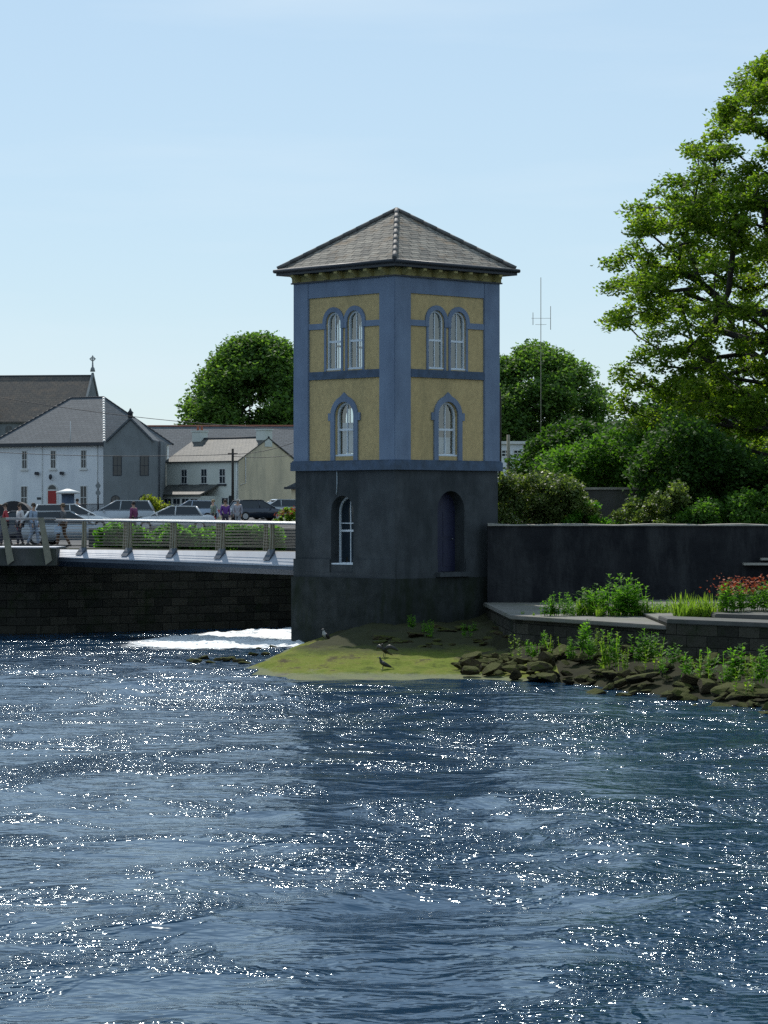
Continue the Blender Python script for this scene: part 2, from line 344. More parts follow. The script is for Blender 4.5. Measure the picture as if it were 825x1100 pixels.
def foam_at(x, y):
    px = 412.5 + x / y * FPX; py = 550 + CZ / y * FPX
    f = 0
    if 84 < y < 116:  # the rapids that come out under the bridge
        top = 688 - (px - 130) * .075; 
        f = max(0, min(1, (px - 60) / 130)) * max(0, min(1, (py - top) / 3)) * max(0, min(1, (702 - py) / 7)) if px < 330 else 0
    return f
def water():
    xs = [-400, -120, -50, -30] + list(np.arange(-22, 22.01, .17)) + [30, 50, 120, 400]
    ys = [-300, -80, -20, 5, 15, 20]; y = 23.0
    while y < 118: ys.append(y); y += y * .0034
    ys += [119]
    xs = np.array(xs); ys = np.array(ys); XX, YY = np.meshgrid(xs, ys)
    H = np.zeros_like(XX); rng = np.random.default_rng(3)
    def vn(s, seed):
        a = np.zeros_like(XX)
        for i in range(6):
            k = rng.normal(size=2) * s; a += np.sin(k[0] * XX + k[1] * YY + rng.uniform(0, 6.28))
        return a / 2.4
    wx = XX + .8 * vn(.5, 1); wy = YY + .8 * vn(.5, 2)
    for i in range(46):
        L = rng.uniform(.55, 4.5); th = rng.normal(PI / 2, .75)
        k = 2 * PI / L; H += .0062 * L ** .75 * np.sin(k * (math.cos(th) * wx + math.sin(th) * wy) + rng.uniform(0, 6.28)) / 2.6
    patch = np.clip(.75 + .45 * vn(.22, 3), .25, 1.6); H *= patch
    F = np.zeros_like(XX)
    for i in range(len(ys)):
        if ys[i] < 84: continue
        for j in range(len(xs)):
            if -22 < xs[j] < 0: F[i, j] = foam_at(xs[j], ys[i])
    H += F * (.02 + .09 * RNG.random(F.shape)) + F * .06 * np.clip((YY - 96) / 16, 0, 1) * (1 + .5 * np.sin(YY * 1.7 + XX))
    fade = np.clip((24 - np.abs(XX)) / 2, 0, 1); H *= fade
    V = np.stack([XX, YY, H], -1).reshape(-1, 3); nx = len(xs)
    idx = np.arange(len(ys) * nx).reshape(len(ys), nx)
    Fc = np.stack([idx[:-1, :-1], idx[:-1, 1:], idx[1:, 1:], idx[1:, :-1]], -1).reshape(-1, 4)
    me = bpy.data.meshes.new('water'); me.vertices.add(len(V)); me.vertices.foreach_set('co', V.astype(np.float32).ravel())
    n = len(Fc); me.loops.add(n * 4); me.loops.foreach_set('vertex_index', Fc.astype(np.int32).ravel())
    me.polygons.add(n); me.polygons.foreach_set('loop_start', np.arange(0, n * 4, 4, dtype=np.int32)); me.polygons.foreach_set('loop_total', np.full(n, 4, dtype=np.int32))
    me.polygons.foreach_set('use_smooth', np.ones(n, dtype=bool)); me.update(calc_edges=True)
    at = me.attributes.new('foam', 'FLOAT', 'POINT'); at.data.foreach_set('value', F.astype(np.float32).ravel())
    m, nt, out = newmat('river_water')
    bs = N(nt, 'ShaderNodeBsdfPrincipled', Roughness=.12); bs.inputs['IOR'].default_value = 1.333
    bs.inputs['Base Color'].default_value = (.005, .032, .072, 1); bs.inputs['Specular Tint'].default_value = (.40, .84, 1, 1)
    v2 = coords(nt, (.75, 1.0, 1))
    pn = N(nt, 'ShaderNodeTexNoise', Scale=.34, Detail=5.0, Roughness=.62, Distortion=1.6); nt.links.new(coords(nt, (.6, .55, 1)), pn.inputs['Vector'])
    pm = N(nt, 'ShaderNodeMapRange'); nt.links.new(pn.outputs['Fac'], pm.inputs[0]); pm.inputs[1].default_value = .50; pm.inputs[2].default_value = .68; pm.inputs[3].default_value = .17; pm.inputs[4].default_value = 3.3
    n1 = N(nt, 'ShaderNodeTexNoise', Scale=1.5, Detail=2.0, Roughness=.5, Distortion=.5); nt.links.new(v2, n1.inputs['Vector'])
    n2 = N(nt, 'ShaderNodeTexNoise', Scale=7.5, Detail=1.0, Roughness=.5, Distortion=.3); nt.links.new(v2, n2.inputs['Vector'])
    b1 = N(nt, 'ShaderNodeBump', Strength=1.0, Distance=.08); nt.links.new(n1.outputs['Fac'], b1.inputs['Height'])
    mu = nt.nodes.new('ShaderNodeMath'); mu.operation = 'MULTIPLY'; nt.links.new(n2.outputs['Fac'], mu.inputs[0]); nt.links.new(pm.outputs[0], mu.inputs[1])
    b2 = N(nt, 'ShaderNodeBump', Strength=1.0, Distance=.09); nt.links.new(mu.outputs[0], b2.inputs['Height']); nt.links.new(b1.outputs[0], b2.inputs['Normal'])
    nt.links.new(b2.outputs[0], bs.inputs['Normal'])
    at = nt.nodes.new('ShaderNodeAttribute'); at.attribute_name = 'foam'
    fn = noisy(nt, coords(nt, (.7, 1.8, 1)), 1.6, 7, .8)
    ad = nt.nodes.new('ShaderNodeMath'); ad.operation = 'MULTIPLY_ADD'; ad.inputs[1].default_value = .62; nt.links.new(at.outputs['Fac'], ad.inputs[0]); nt.links.new(fn, ad.inputs[2])
    fk = ramp(nt, ad.outputs[0], [(.84, (0, 0, 0)), (1.0, (1, 1, 1))])
    df = N(nt, 'ShaderNodeBsdfPrincipled', Roughness=.6); df.inputs['Base Color'].default_value = (.8, .84, .86, 1); nt.links.new(b2.outputs[0], df.inputs['Normal'])
    mx = nt.nodes.new('ShaderNodeMixShader'); nt.links.new(fk, mx.inputs[0]); nt.links.new(bs.outputs[0], mx.inputs[1]); nt.links.new(df.outputs[0], mx.inputs[2])
    nt.links.new(mx.outputs[0], out.inputs[0])
    tag(link('water', me, m), kind='structure')
water()

# ------------------------------------------------------------------ the tower
TC = Vector((.436, 98.25, 0)); TR = R(1.2); S = 2.47
tower = empty('stone_tower', TC, 0, 'square three storey tower in blue and ochre with hipped slate roof beside the river', 'tower')
def face_fn(k, s=S):   # k 0: left front, 1: right front, 2: right back, 3: left back (local coordinates)
    a = R(225 + 90 * k) + TR * -1; n = Vector((math.cos(a), math.sin(a), 0)); u = Vector((-n.y, n.x, 0))
    return lambda uu, z, d: n * (s + d) + u * uu + Vector((0, 0, z))
def rect(u0, u1, z0, z1): return [(u0, z0), (u1, z0), (u1, z1), (u0, z1)]
def arch(uc, w_, z0, z1, n=12, pt=0):
    r = w_ / 2; zs = z1 - r
    L = [(uc - r, z0), (uc + r, z0)]
    for i in range(n + 1):
        a = PI * i / n; L.append((uc + r * math.cos(a), zs + r * math.sin(a)))
    return L
def dedupe(L):
    o = []
    for p in L:
        if not o or (abs(p[0] - o[-1][0]) + abs(p[1] - o[-1][1])) > 1e-4: o.append(p)
    return o
def ring(uc, w_, z0, z1, t, n=12, ear=True):    # hood round an arch, open at the bottom
    r = w_ / 2; zs = z1 - r; inner = [(uc + r * math.cos(PI * i / n), zs + r * math.sin(PI * i / n)) for i in range(n + 1)]
    ro = r + t; outer = [(uc + ro * math.cos(PI * i / n), zs + ro * math.sin(PI * i / n)) for i in range(n + 1)]
    if ear: outer[n // 2] = (uc, outer[n // 2][1] + .12)
    return dedupe([(uc + r, z0), (uc + r + t, z0)] + outer + [(uc - r - t, z0), (uc - r, z0)] + inner[::-1])
upW = {k: [(-.53, .74, 9.45, 11.45), (.53, .74, 9.45, 11.45)] if k != 2 else [] for k in range(4)}
midW = {k: [(0.02, .95, 6.5, 8.36)] if k != 2 else [] for k in range(4)}
gw = {0: [(-.10, 1.12, 2.8, 5.16)], 1: [(.18, 1.30, 2.55, 5.32)], 2: [], 3: []}
T = .42
up = B(); lo = B(); lo2 = B()
for k in range(4):
    f = face_fn(k); ue = S if k % 2 == 0 else S - T
    holes = [arch(*q) for q in upW[k] + midW[k]]
    up.plate(rect(-ue, ue, 6.1, 12.56), holes, f, 0, -T)
    # lower storey walls stand a little proud
    uw = S + .015 if k % 2 == 0 else S - T - .1
    lo.plate(rect(-uw, uw, 2.36, 6.1), [arch(*q) for q in gw[k]], f, .015, -T - .1)
    uw = S + .12 if k % 2 == 0 else S - T - .1
    lo2.plate(rect(-uw, uw, -1.2, 2.36), [], f, .12, -T - .1)
up.build('ochre_wall', M['yellow'], tower); lo.build('rendered_wall', M['stone'], tower); lo2.build('base_wall', M['stonelow'], tower)
b = B(); 
for k in range(4):
    f = face_fn(k); e = S + .065 if k % 2 == 0 else S - .0
    hl = [arch(q[0], q[1], 2.36 - .0, 2.9) for q in gw[k]]
    b.plate(rect(-e, e, 2.362, 2.53), [], f, .065, .016)
    if k == 1:
        b.plate(rect(-e, -.5, 2.532, 2.98), [], f, .065, .016); b.plate(rect(.86, e, 2.532, 2.98), [], f, .065, .016)
    elif k == 0:
        b.plate(rect(-e, -.68, 2.532, 2.98), [], f, .065, .016); b.plate(rect(.48, e, 2.532, 2.98), [], f, .065, .016)
    else: b.plate(rect(-e, e, 2.532, 2.98), [], f, .065, .016)
b.build('plinth', M['stone'], tower)
PW = .70
for k in range(4):      # corner pilasters
    a = face_fn(k); n = (a(0, 0, 1) - a(0, 0, 0)); u = (a(1, 0, 0) - a(0, 0, 0))
    bb = B(); fn = lambda p, q, z, n=n, u=u: n * q + u * p + Vector((0, 0, z))
    lo_, hi = S - PW, S + .07
    vv = [bb.bm.verts.new(fn(p, q, z)) for z in (6.33, 12.52) for p, q in ((lo_, lo_), (hi, lo_), (hi, hi), (lo_, hi))]
    for q in ((0, 3, 2, 1), (4, 5, 6, 7), (0, 1, 5, 4), (1, 2, 6, 5), (2, 3, 7, 6), (3, 0, 4, 7)): bb.bm.faces.new([vv[i] for i in q])
    bmesh.ops.bevel(bb.bm, geom=[e for e in bb.bm.edges], offset=.02, segments=2, affect='EDGES')
    bb.build('pilaster', M['blue'], tower)
def ringband(name, m, z0, z1, d, d0=.001, half=None, top_slope=0):
    b = B()
    for k in range(4):
        f = face_fn(k); e = half if half else (S + d if k % 2 == 0 else S + d0)
        pr = rect(-e, e, z0, z1); b.plate(pr, [], f, d, d0)
    return b.build(name, m, tower)
ringband('string_course', M['bluegrey'], 6.02, 6.32, .14, .016)
ringband('string_course', M['bluegrey'], 6.322, 6.36, .10, .016)
ringband('frieze', M['blue'], 11.97, 12.515, .05, .002, half=S - PW - .002)
ringband('storey_band', M['bluegrey'], 9.15, 9.42, .06, .002, half=S - PW - .002)
ringband('cornice', M['cream'], 12.52, 12.80, .10, -.3)
ringband('cornice_fillet', M['darkwood'], 12.50, 12.548, .13, .102)
# impost band at the upper springing, cut round the openings
b = B()
b.bm.free()
for k in range(4):
    f = face_fn(k); e = S - PW - .002
    for u0, u1 in ((-e, -.53 - .37 - .17), (.53 + .37 + .17, e), (-.16 + .0, .16)):
        b = B(); b.plate(rect(u0, u1, 10.88, 11.08), [], f, .045, .002); b.build('impost_band', M['blue'], tower)
for k in range(4):
    f = face_fn(k)
    b = B()
    for q in upW[k]: b.plate(ring(q[0], q[1], 10.88, q[3], .165, ear=False), [], f, .052, .003)
    for q in upW[k]:
        for sx in (-1, 1):
            uu = q[0] + sx * (q[1] / 2 + .05); b.plate(rect(uu - .05, uu + .05, 9.42, 10.878), [], f, .03, .003)
    if upW[k]: b.build('window_surround', M['blue'], tower)
    b = B()
    for q in midW[k]:
        b.plate(ring(q[0], q[1], 6.362, q[3], .20), [], f, .06, .003)
        for sx in (-1, 1):
            uu = q[0] + sx * (q[1] / 2 + .26); b.plate(rect(uu - .057, uu + .057, 7.72, 7.98), [], f, .058, .003)
    if midW[k]: b.build('window_surround', M['blue'], tower)
# corbel brackets under the eaves
for k in range(4):
    f = face_fn(k)
    for i in range(7):
        uu = -2.2 + i * (4.4 / 6); b = B()
        prof = [(.10, 12.55), (.16, 12.56), (.44, 12.72), (.44, 12.79), (.10, 12.79)]
        va = [b.bm.verts.new(f(uu - .08, z, d)) for d, z in prof]; vb = [b.bm.verts.new(f(uu + .08, z, d)) for d, z in prof]
        b.bm.faces.new(va); b.bm.faces.new(vb[::-1])
        for j in range(5): b.bm.faces.new((va[j], vb[j], vb[(j + 1) % 5], va[(j + 1) % 5]))
        b.build('bracket', M['cream'], tower)
# roof
EH = 2.90; AP = Vector((0, 0, 15.05)); ze = 13.0
def cr(k, h, z):
    a = face_fn(k, h); return a(h, z, 0)
b = B()
cs_ = [cr(k, EH, ze) for k in range(4)]; cl_ = [cr(k, EH, ze - .05) for k in range(4)]
NC = 13
for k in range(4):     # overlapping courses of slate
    A, Bp = cs_[k], cs_[(k + 1) % 4]
    nrm = (Bp - A).cross(AP - A).normalized(); nrm = nrm if nrm.z > 0 else -nrm
    for c in range(NC):
        t0, t1 = c / NC, min(1, (c + 1) / NC + .0)
        l0, l1 = A.lerp(AP, t0) + nrm * .012, A.lerp(AP, t1) + nrm * .002
        r0, r1 = Bp.lerp(AP, t0) + nrm * .012, Bp.lerp(AP, t1) + nrm * .002
        b.face([l0, r0, r1, l1]); lb, rb = A.lerp(AP, t0) - nrm * .0, Bp.lerp(AP, t0) - nrm * .0
        b.face([lb, rb, r0, l0])
b.face([p for p in cl_])
roof = b.build('roof', M['slate'], tower, uv=True)
for k in range(4):
    b = B(); p0, p1 = cr(k, EH + .03, ze + .05), AP + Vector((0, 0, .06)); n = 9
    for i in range(n):
        a_, c_ = p0.lerp(p1, i / n), p0.lerp(p1, (i + 1.03) / n); b.tube([a_, c_], [.085, .078], 6)
    b.build('hip_ridge', M['hip'], roof)
    b = B(); f = face_fn(k, EH); e = EH + (.06 if k % 2 == 0 else -.001)
    b.plate(rect(-e, e, 12.80, 12.985), [], f, .06, -.02); b.build('fascia', M['darkwood'], roof)
    b = B(); b.tube([f(-EH - .1, 12.955, .12), f(EH + .1, 12.955, .12)], .065, 8); b.build('gutter', M['darkwood'], roof)
b = B(); q = [cr(k, EH - .03, 12.81) for k in range(4)]; q2 = [cr(k, S - .2, 12.81) for k in range(4)]
for k in range(4): b.face([q[k], q[(k + 1) % 4], q2[(k + 1) % 4], q2[k]])
b.build('soffit', M['darkwood'], tower)
# inside floors so that light crosses the rooms only from window to window
for z in (2.4, 6.15, 9.28, 12.4):
    b = B(); b.face([cr(k, S - T - .0, z) for k in range(4)]); b.face([cr(k, S - T - .0, z - .1) for k in range(4)]); b.build('floor', M['floorwood'], tower)
def sash(k, q, d=-.2, fr=.07, bars=True, curtain=0, glass='clear', mid=None):
    uc, w_, z0, z1 = q; f = face_fn(k); w0 = w_ - .012; z0 += .006; z1 -= .006
    w1 = w0 - 2 * fr
    b = B(); b.plate(arch(uc, w0, z0, z1), [arch(uc, w1, z0 + fr, z1 - fr)], f, d, d - .08)
    zm = mid or (z0 + z1) / 2 - .02
    b.plate(rect(uc - w1 / 2, uc + w1 / 2, zm - .035, zm + .035), [], f, d - .012, d - .07)
    win = b.build('window', M['sash'], tower)
    b = B(); b.plate(rect(uc - .018, uc + .018, z0 + fr, zm - .036), [], f, d - .02, d - .06); b.plate(rect(uc - .018, uc + .018, zm + .036, z1 - fr - .005), [], f, d - .02, d - .06)
    if bars == 2: b.plate(rect(uc - w1 / 2, uc + w1 / 2, zm + .24, zm + .275), [], f, d - .022, d - .06)
    b.build('glazing_bar', M['sash'], win)
    b = B(); b.bm.faces.new([b.bm.verts.new(f(u, z, d - .045)) for u, z in dedupe(arch(uc, w1 + .01, z0 + fr - .005, z1 - fr + .005))]); b.build('pane', M[glass], win)
    b = B(); b.plate(rect(uc - w_ / 2 + .004, uc + w_ / 2 - .004, z0 - .002, z0 + .05), [], f, .0, d + .002); b.build('sill', M['sash'] if k else M['sash'], win)
    if curtain:
        b = B(); n = 10; zz = z0 + (z1 - z0) * curtain; hw = w1 / 2 * .98
        for i in range(n):
            u0 = uc - hw + 2 * hw * i / n; u1 = uc - hw + 2 * hw * (i + 1) / n
            b.face([f(u0, z0 + .1, d - .16 - .03 * (i % 2)), f(u1, z0 + .1, d - .16 - .03 * ((i + 1) % 2)), f(u1, zz, d - .16 - .03 * ((i + 1) % 2)), f(u0, zz, d - .16 - .03 * (i % 2))])
        b.build('curtain', M['curtain'], win)
for k in range(4):
    for q in upW[k]: sash(k, q, d=-.05, fr=.065)
    for q in midW[k]: sash(k, q, d=-.09, fr=.075, curtain=(.62 if k == 0 else .35 if k == 1 else 0))
sash(0, gw[0][0], d=-.36, fr=.07, bars=2, glass='glass')
f = face_fn(1); q = gw[1][0]
b = B(); b.plate(arch(q[0], q[1] - .01, q[2] + .01, q[3] - .006), [], f, -.44, -.5); dr = b.build('door', M['door'], tower)
b = B()
for u0, u1, z0, z1 in ((-.36, .1, 2.75, 3.6), (.24, .72, 2.75, 3.6), (-.36, .1, 3.75, 4.6), (.24, .72, 3.75, 4.6)): b.plate(rect(u0, u1, z0, z1), [], f, -.425, -.439)
b.build('door_panel', M['door'], dr)
b = B(); b.lathe([(.02, -.02), (.04, 0), (.02, .02)], 8, f(.66, 3.68, -.40)); b.build('handle', M['steel'], dr)
b = B(); b.plate(rect(q[0] - .8, q[0] + .8, 2.40, 2.545), [], f, .3, .0661); b.build('door_step', M['stone'], tower)
# wall ties the base: service pipe on the right flank of the tower
f0 = face_fn(0)
b = B(); b.tube([f0(-.35, 6.0, .03), f0(-.34, 5.6, .03), f0(-.37, 5.2, .03)], .02, 6); b.build('cable', M['curtain'], tower)

# ------------------------------------------------------------------ grassy apron, rock bank, platform
def front_water_y(x):     # water edge of the apron and of the rock bank
    pts = [(-6, 84), (-4.1, 83.2), (-3.2, 79.4), (-2.2, 78.8), (0, 78.4), (2.8, 78.4), (5.37, 71.7), (7.17, 66.6), (8.63, 63.6), (13, 56), (20, 48)]
    if x <= pts[0][0]: return pts[0][1]
    for (a, b_), (c, d) in zip(pts, pts[1:]):
        if x <= c: return b_ + (d - b_) * (x - a) / (c - a)
    return pts[-1][1]
def apron_z(x, y):
    df = y - front_water_y(x); xl = -4.1 + (y - 83.2) / 14.8 * 1.0 if y > 83.2 else -4.1 + (83.2 - y) * .2
    dl = x - xl
    n = noise.noise(Vector((x * .6, y * .4, 0))) * .12 + noise.noise(Vector((x * 2.2, y * 1.3, 3))) * .07 + noise.noise(Vector((x * 6, y * 4, 8))) * .03
    z = min(.05 * df + .03, .30 * dl - .02); return min(z, 1.25) + n * min(1, max(0, z * 3 + .2))
def hgrid(name, xs, ys, fn, m, **k):
    vs_ = [(x, y, fn(x, y)) for y in ys for x in xs]; n = len(xs)
    fs = [(j * n + i, j * n + i + 1, (j + 1) * n + i + 1, (j + 1) * n + i) for j in range(len(ys) - 1) for i in range(n - 1)]
    o = pymesh(name, vs_, fs, m, smooth=True); return o
def apron_mat():
    m, nt, out = newmat('algae_turf')
    b_ = N(nt, 'ShaderNodeBsdfPrincipled', Roughness=.95); b_.inputs['Specular IOR Level'].default_value = .08
    f1 = noisy(nt, coords(nt, (1, .5, 1)), .9, 6, .7); c = ramp(nt, f1, [(.3, (.035, .05, .008)), (.45, (.12, .155, .018)), (.56, (.15, .165, .03)), (.64, (.075, .065, .03)), (.75, (.03, .028, .018))])
    f2 = noisy(nt, coords(nt), 9, 4, .7); c = mixc(nt, .6, c, ramp(nt, f2, [(.3, (.6, .6, .6)), (.7, (1.3, 1.3, 1.3))]), 'MULTIPLY')
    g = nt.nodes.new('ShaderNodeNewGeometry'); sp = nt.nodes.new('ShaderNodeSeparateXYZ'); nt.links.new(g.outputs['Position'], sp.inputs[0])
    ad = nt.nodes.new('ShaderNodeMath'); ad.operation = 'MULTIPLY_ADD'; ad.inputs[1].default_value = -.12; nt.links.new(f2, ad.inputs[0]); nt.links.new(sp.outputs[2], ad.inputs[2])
    k = ramp(nt, ad.outputs[0], [(.0, (.5, .5, .5)), (.03, (0, 0, 0))]); c = mixc(nt, k, c, (.2, .2, .17)); k3 = ramp(nt, ad.outputs[0], [(.22, (0, 0, 0)), (.42, (.9, .9, .9))]); c = mixc(nt, k3, c, (.032, .032, .022))  # pale rim at the waterline; upper apron's colour darkened to deepen the tower's shade
    nt.links.new(c, b_.inputs['Base Color']); bm = N(nt, 'ShaderNodeBump', Distance=.04); nt.links.new(f2, bm.inputs['Height']); nt.links.new(bm.outputs[0], b_.inputs['Normal'])
    nt.links.new(b_.outputs[0], out.inputs[0]); return m
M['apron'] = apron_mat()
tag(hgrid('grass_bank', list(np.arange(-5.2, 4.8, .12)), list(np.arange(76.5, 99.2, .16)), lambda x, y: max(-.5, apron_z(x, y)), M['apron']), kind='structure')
def plat_front(x):
    if x < 3.7: return 85.2 + (3.7 - x) * 12
    return 85.0 + (x - 3.78) / 3.95 * -7.8 if x < 7.73 else 77.2 - (x - 7.73) * 1.15
def bank_z(x, y):
    a, b_ = front_water_y(x), plat_front(x); t = (y - a) / max(1, b_ - a)
    return -.35 + 1.05 * max(-.3, min(1.05, t)) ** 1.0 + .12 * noise.noise(Vector((x, y * .7, 1)))
xs = list(np.arange(2.9, 18, .25)); vs_ = []; rows = 24
for x in xs:
    a, b_ = front_water_y(x) - 1.5, plat_front(x) + .5
    for j in range(rows):
        y = a + (b_ - a) * j / (rows - 1); vs_.append((x, y, bank_z(x, y)))
fs = [(i * rows + j, (i + 1) * rows + j, (i + 1) * rows + j + 1, i * rows + j + 1) for i in range(len(xs) - 1) for j in range(rows - 1)]
tag(pymesh('river_bank', vs_, fs, M['bank'], smooth=True), kind='structure')
# platform and its raised continuation
def slab(name, poly, z0, z1, m, bev=.03, disp=.0):
    b = B(); vs0 = [b.bm.verts.new((x, y, z0)) for x, y in poly]; vs1 = [b.bm.verts.new((x, y, z1)) for x, y in poly]; n = len(poly)
    b.bm.faces.new(vs0[::-1]); b.bm.faces.new(vs1)
    for k in range(n): b.bm.faces.new((vs0[k], vs0[(k + 1) % n], vs1[(k + 1) % n], vs1[k]))
    if bev: bmesh.ops.bevel(b.bm, geom=[e for e in b.bm.edges], offset=bev, segments=2, affect='EDGES')
    return b.build(name, m, uv=True)
pe = empty('quay_platform', (0, 0, 0), 0, 'low concrete quay platform with weeds at the foot of the dark garden wall', 'platform')
o = slab('platform_top', [(3.78, 84.9), (7.70, 77.2), (7.70, 96.9), (3.4, 96.9)], 1.38, 1.5, M['platform'], .02); o.parent = pe
o = slab('platform_wall', [(3.95, 84.98), (7.698, 77.45), (7.698, 96.8), (3.5, 96.8)], -.2, 1.378, M['bankwall'], 0); o.parent = pe
pe2 = empty('quay_wall', (0, 0, 0), 0, 'raised stone quay wall continuing right from the low platform above the rocks', 'wall')
o = slab('wall_body', [(7.703, 77.1), (18, 65.2), (18, 96.8), (7.703, 96.8)], -.2, 1.56, M['bankwall'], 0); o.parent = pe2
o = slab('coping', [(7.703, 77.02), (18.1, 65.0), (18.1, 67.6), (7.703, 79.5)], 1.562, 1.69, M['concrete'], .02); o.parent = pe2
o = slab('quay_paving', [(7.705, 79.52), (18.1, 67.62), (18.1, 96.7), (7.705, 96.7)], 1.562, 1.60, M['platform'], .0); o.parent = pe2
tag(slab('flower_bed_kerb', [(9.3, 79.5), (16, 74), (16, 84), (9.3, 84)], 1.601, 1.74, M['concrete'], .03), 'low concrete bed below the red flowers at the far right of the quay', 'planter')
# garden wall with coping
gwm = empty('garden_wall', (0, 0, 0), 0, 'long dark stone wall running right from the tower behind the quay', 'wall')
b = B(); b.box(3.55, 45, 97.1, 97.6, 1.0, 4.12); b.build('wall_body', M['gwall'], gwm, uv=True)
n = 90
for (y0, y1) in ((97.02, 97.68),):
    b = B(); prev = None
    for i in range(n + 1):
        x = 3.56 + (45 - 3.56) * i / n; h = 4.19 + .03 * noise.noise(Vector((x * 1.3, 0, 5))) + .02 * math.sin(x * 2.2)
        cur = [b.bm.verts.new(p) for p in ((x, y0, 4.122), (x, y0, h - .02), (x, y0 + .12, h), (x, y1 - .1, h), (x, y1, h - .03), (x, y1, 4.122))]
        if prev:
            for k in range(6): b.bm.faces.new((prev[k], cur[k], cur[(k + 1) % 6], prev[(k + 1) % 6]))
        else: b.bm.faces.new(cur)
        prev = cur
    b.bm.faces.new(prev[::-1]); b.build('coping', M['coping'], gwm)
b = B(); b.box(12.3, 14.2, 96.72, 97.098, 2.78, 2.86); b.box(12.9, 14.6, 96.78, 97.098, 2.95, 3.03); b.build('stone_ledge', M['coping'], gwm)

# rocks
def rock_mesh(seed):
    bm = bmesh.new(); bmesh.ops.create_icosphere(bm, subdivisions=2, radius=.5)
    rr = random.Random(seed); off = Vector((seed * 3.1, 0, 0))
    cuts = [(Vector((rr.gauss(0, 1), rr.gauss(0, 1), rr.gauss(0, 1))).normalized(), rr.uniform(.2, .36)) for _ in range(9)]
    for v in bm.verts:
        for nrm, d in cuts:
            k = v.co.dot(nrm)
            if k > d: v.co -= nrm * (k - d)
        v.co *= 1 + .22 * noise.noise(v.co * 2.5 + off)
    me = bpy.data.meshes.new('rock'); bm.to_mesh(me); bm.free(); me.materials.append(M['rock']); return me
rmesh = [rock_mesh(i) for i in range(10)]
rr = random.Random(11); placed = 0
for i in range(1600):
    x = rr.uniform(2.1, 12.5); a, b_ = front_water_y(x), plat_front(x); b_ = min(b_, a + 6.5) if x < 3.7 else b_; t = rr.random() ** 1.15
    y = a + (b_ - a) * t * .95 - .3
    if x < 3.9 and y > 83: continue
    if placed >= 285: break
    o = bpy.data.objects.new('rock', rmesh[rr.randrange(10)]); COL.objects.link(o); s = rr.uniform(.26, .58) * (1.5 if rr.random() < .15 else 1)
    o.location = (x, y, max(bank_z(x, y), apron_z(x, y) if x < 4.6 else -9) + .08 + .14 * s); o.scale = (s * rr.uniform(.9, 1.5), s * rr.uniform(.8, 1.3), s * rr.uniform(.35, .6)); o.rotation_euler = (rr.uniform(-.45, .3), rr.uniform(-.4, .4), rr.uniform(0, 6.28))
    tag(o, 'brown green mossy boulder in the rock bank below the quay', 'rock', 'boulders of the rock bank'); placed += 1
for i in range(34):     # rubble by the tower foot
    x = rr.uniform(-.8, 4.0); y = rr.uniform(86, 93.5) - max(0, x - 2.5) * 1.5; o = bpy.data.objects.new('rock', rmesh[i % 10].copy() if i < 1 else bpy.data.objects['rock.%03d' % (placed)].data if False else rmesh[i % 10]); COL.objects.link(o)
    s = rr.uniform(.2, .6); o.location = (x, y, apron_z(x, y) + .03); o.scale = (s * 1.4, s, s * .4); o.rotation_euler = (0, 0, rr.uniform(0, 6))
    tag(o, 'flat loose stone in the shade at the foot of the tower', 'rock', 'loose stones by the tower foot')
for i in range(14):     # wet stones off the tip of the apron
    t = i / 13; px = 205 + 95 * t; py = 714 - 20 * t * rr.random() - 4 * rr.random(); Y = CZ * FPX / (py - 550)
    o = bpy.data.objects.new('rock', rmesh[(i * 3) % 10]); COL.objects.link(o); s = rr.uniform(.2, .42)
    o.location = (X(px, Y), Y, .03); o.scale = (s * 1.6, s, s * .5); o.rotation_euler = (0, 0, rr.uniform(0, 6))
    tag(o, 'small wet stone breaking the water left of the grassy bank', 'rock', 'wet stones off the grassy bank')

# ------------------------------------------------------------------ left bank wall, bridge
def strip_wall(name, pts, z0, z1, th, m, parent=None):
    b = B(); n = len(pts); off = []
    for i in range(n):
        a = Vector(pts[max(0, i - 1)]); c = Vector(pts[min(n - 1, i + 1)]); t = (c - a).normalized(); off.append((pts[i][0] - t.y * th, pts[i][1] + t.x * th))
    prev = None
    for p, q in zip(pts, off):
        cur = [b.bm.verts.new(v) for v in ((*p, z0), (*p, z1), (*q, z1), (*q, z0))]
        if prev:
            for k in range(4): b.bm.faces.new((prev[k], cur[k], cur[(k + 1) % 4], prev[(k + 1) % 4]))
        else: b.bm.faces.new(cur)
        prev = cur
    b.bm.faces.new(prev[::-1]); return b.build(name, m, parent, uv=True)
bw = strip_wall('embankment_wall', [(x, bankY(x) - .5) for x in (-60, -40, -22, -13, -8, -3.2)] + [(-1.2, 114.5)], -2, 3.1, .75, M['bankwall'])
tag(bw, 'dark mossy stone embankment wall under the footbridge above the river', 'wall')
strip = B(); strip.box(-1.3, -.7, 97.0, 114.6, -2, 3.05); tag(strip.build('canal_wall', M['bankwall'], uv=True), 'dark stone side wall of the channel behind the tower', 'wall')

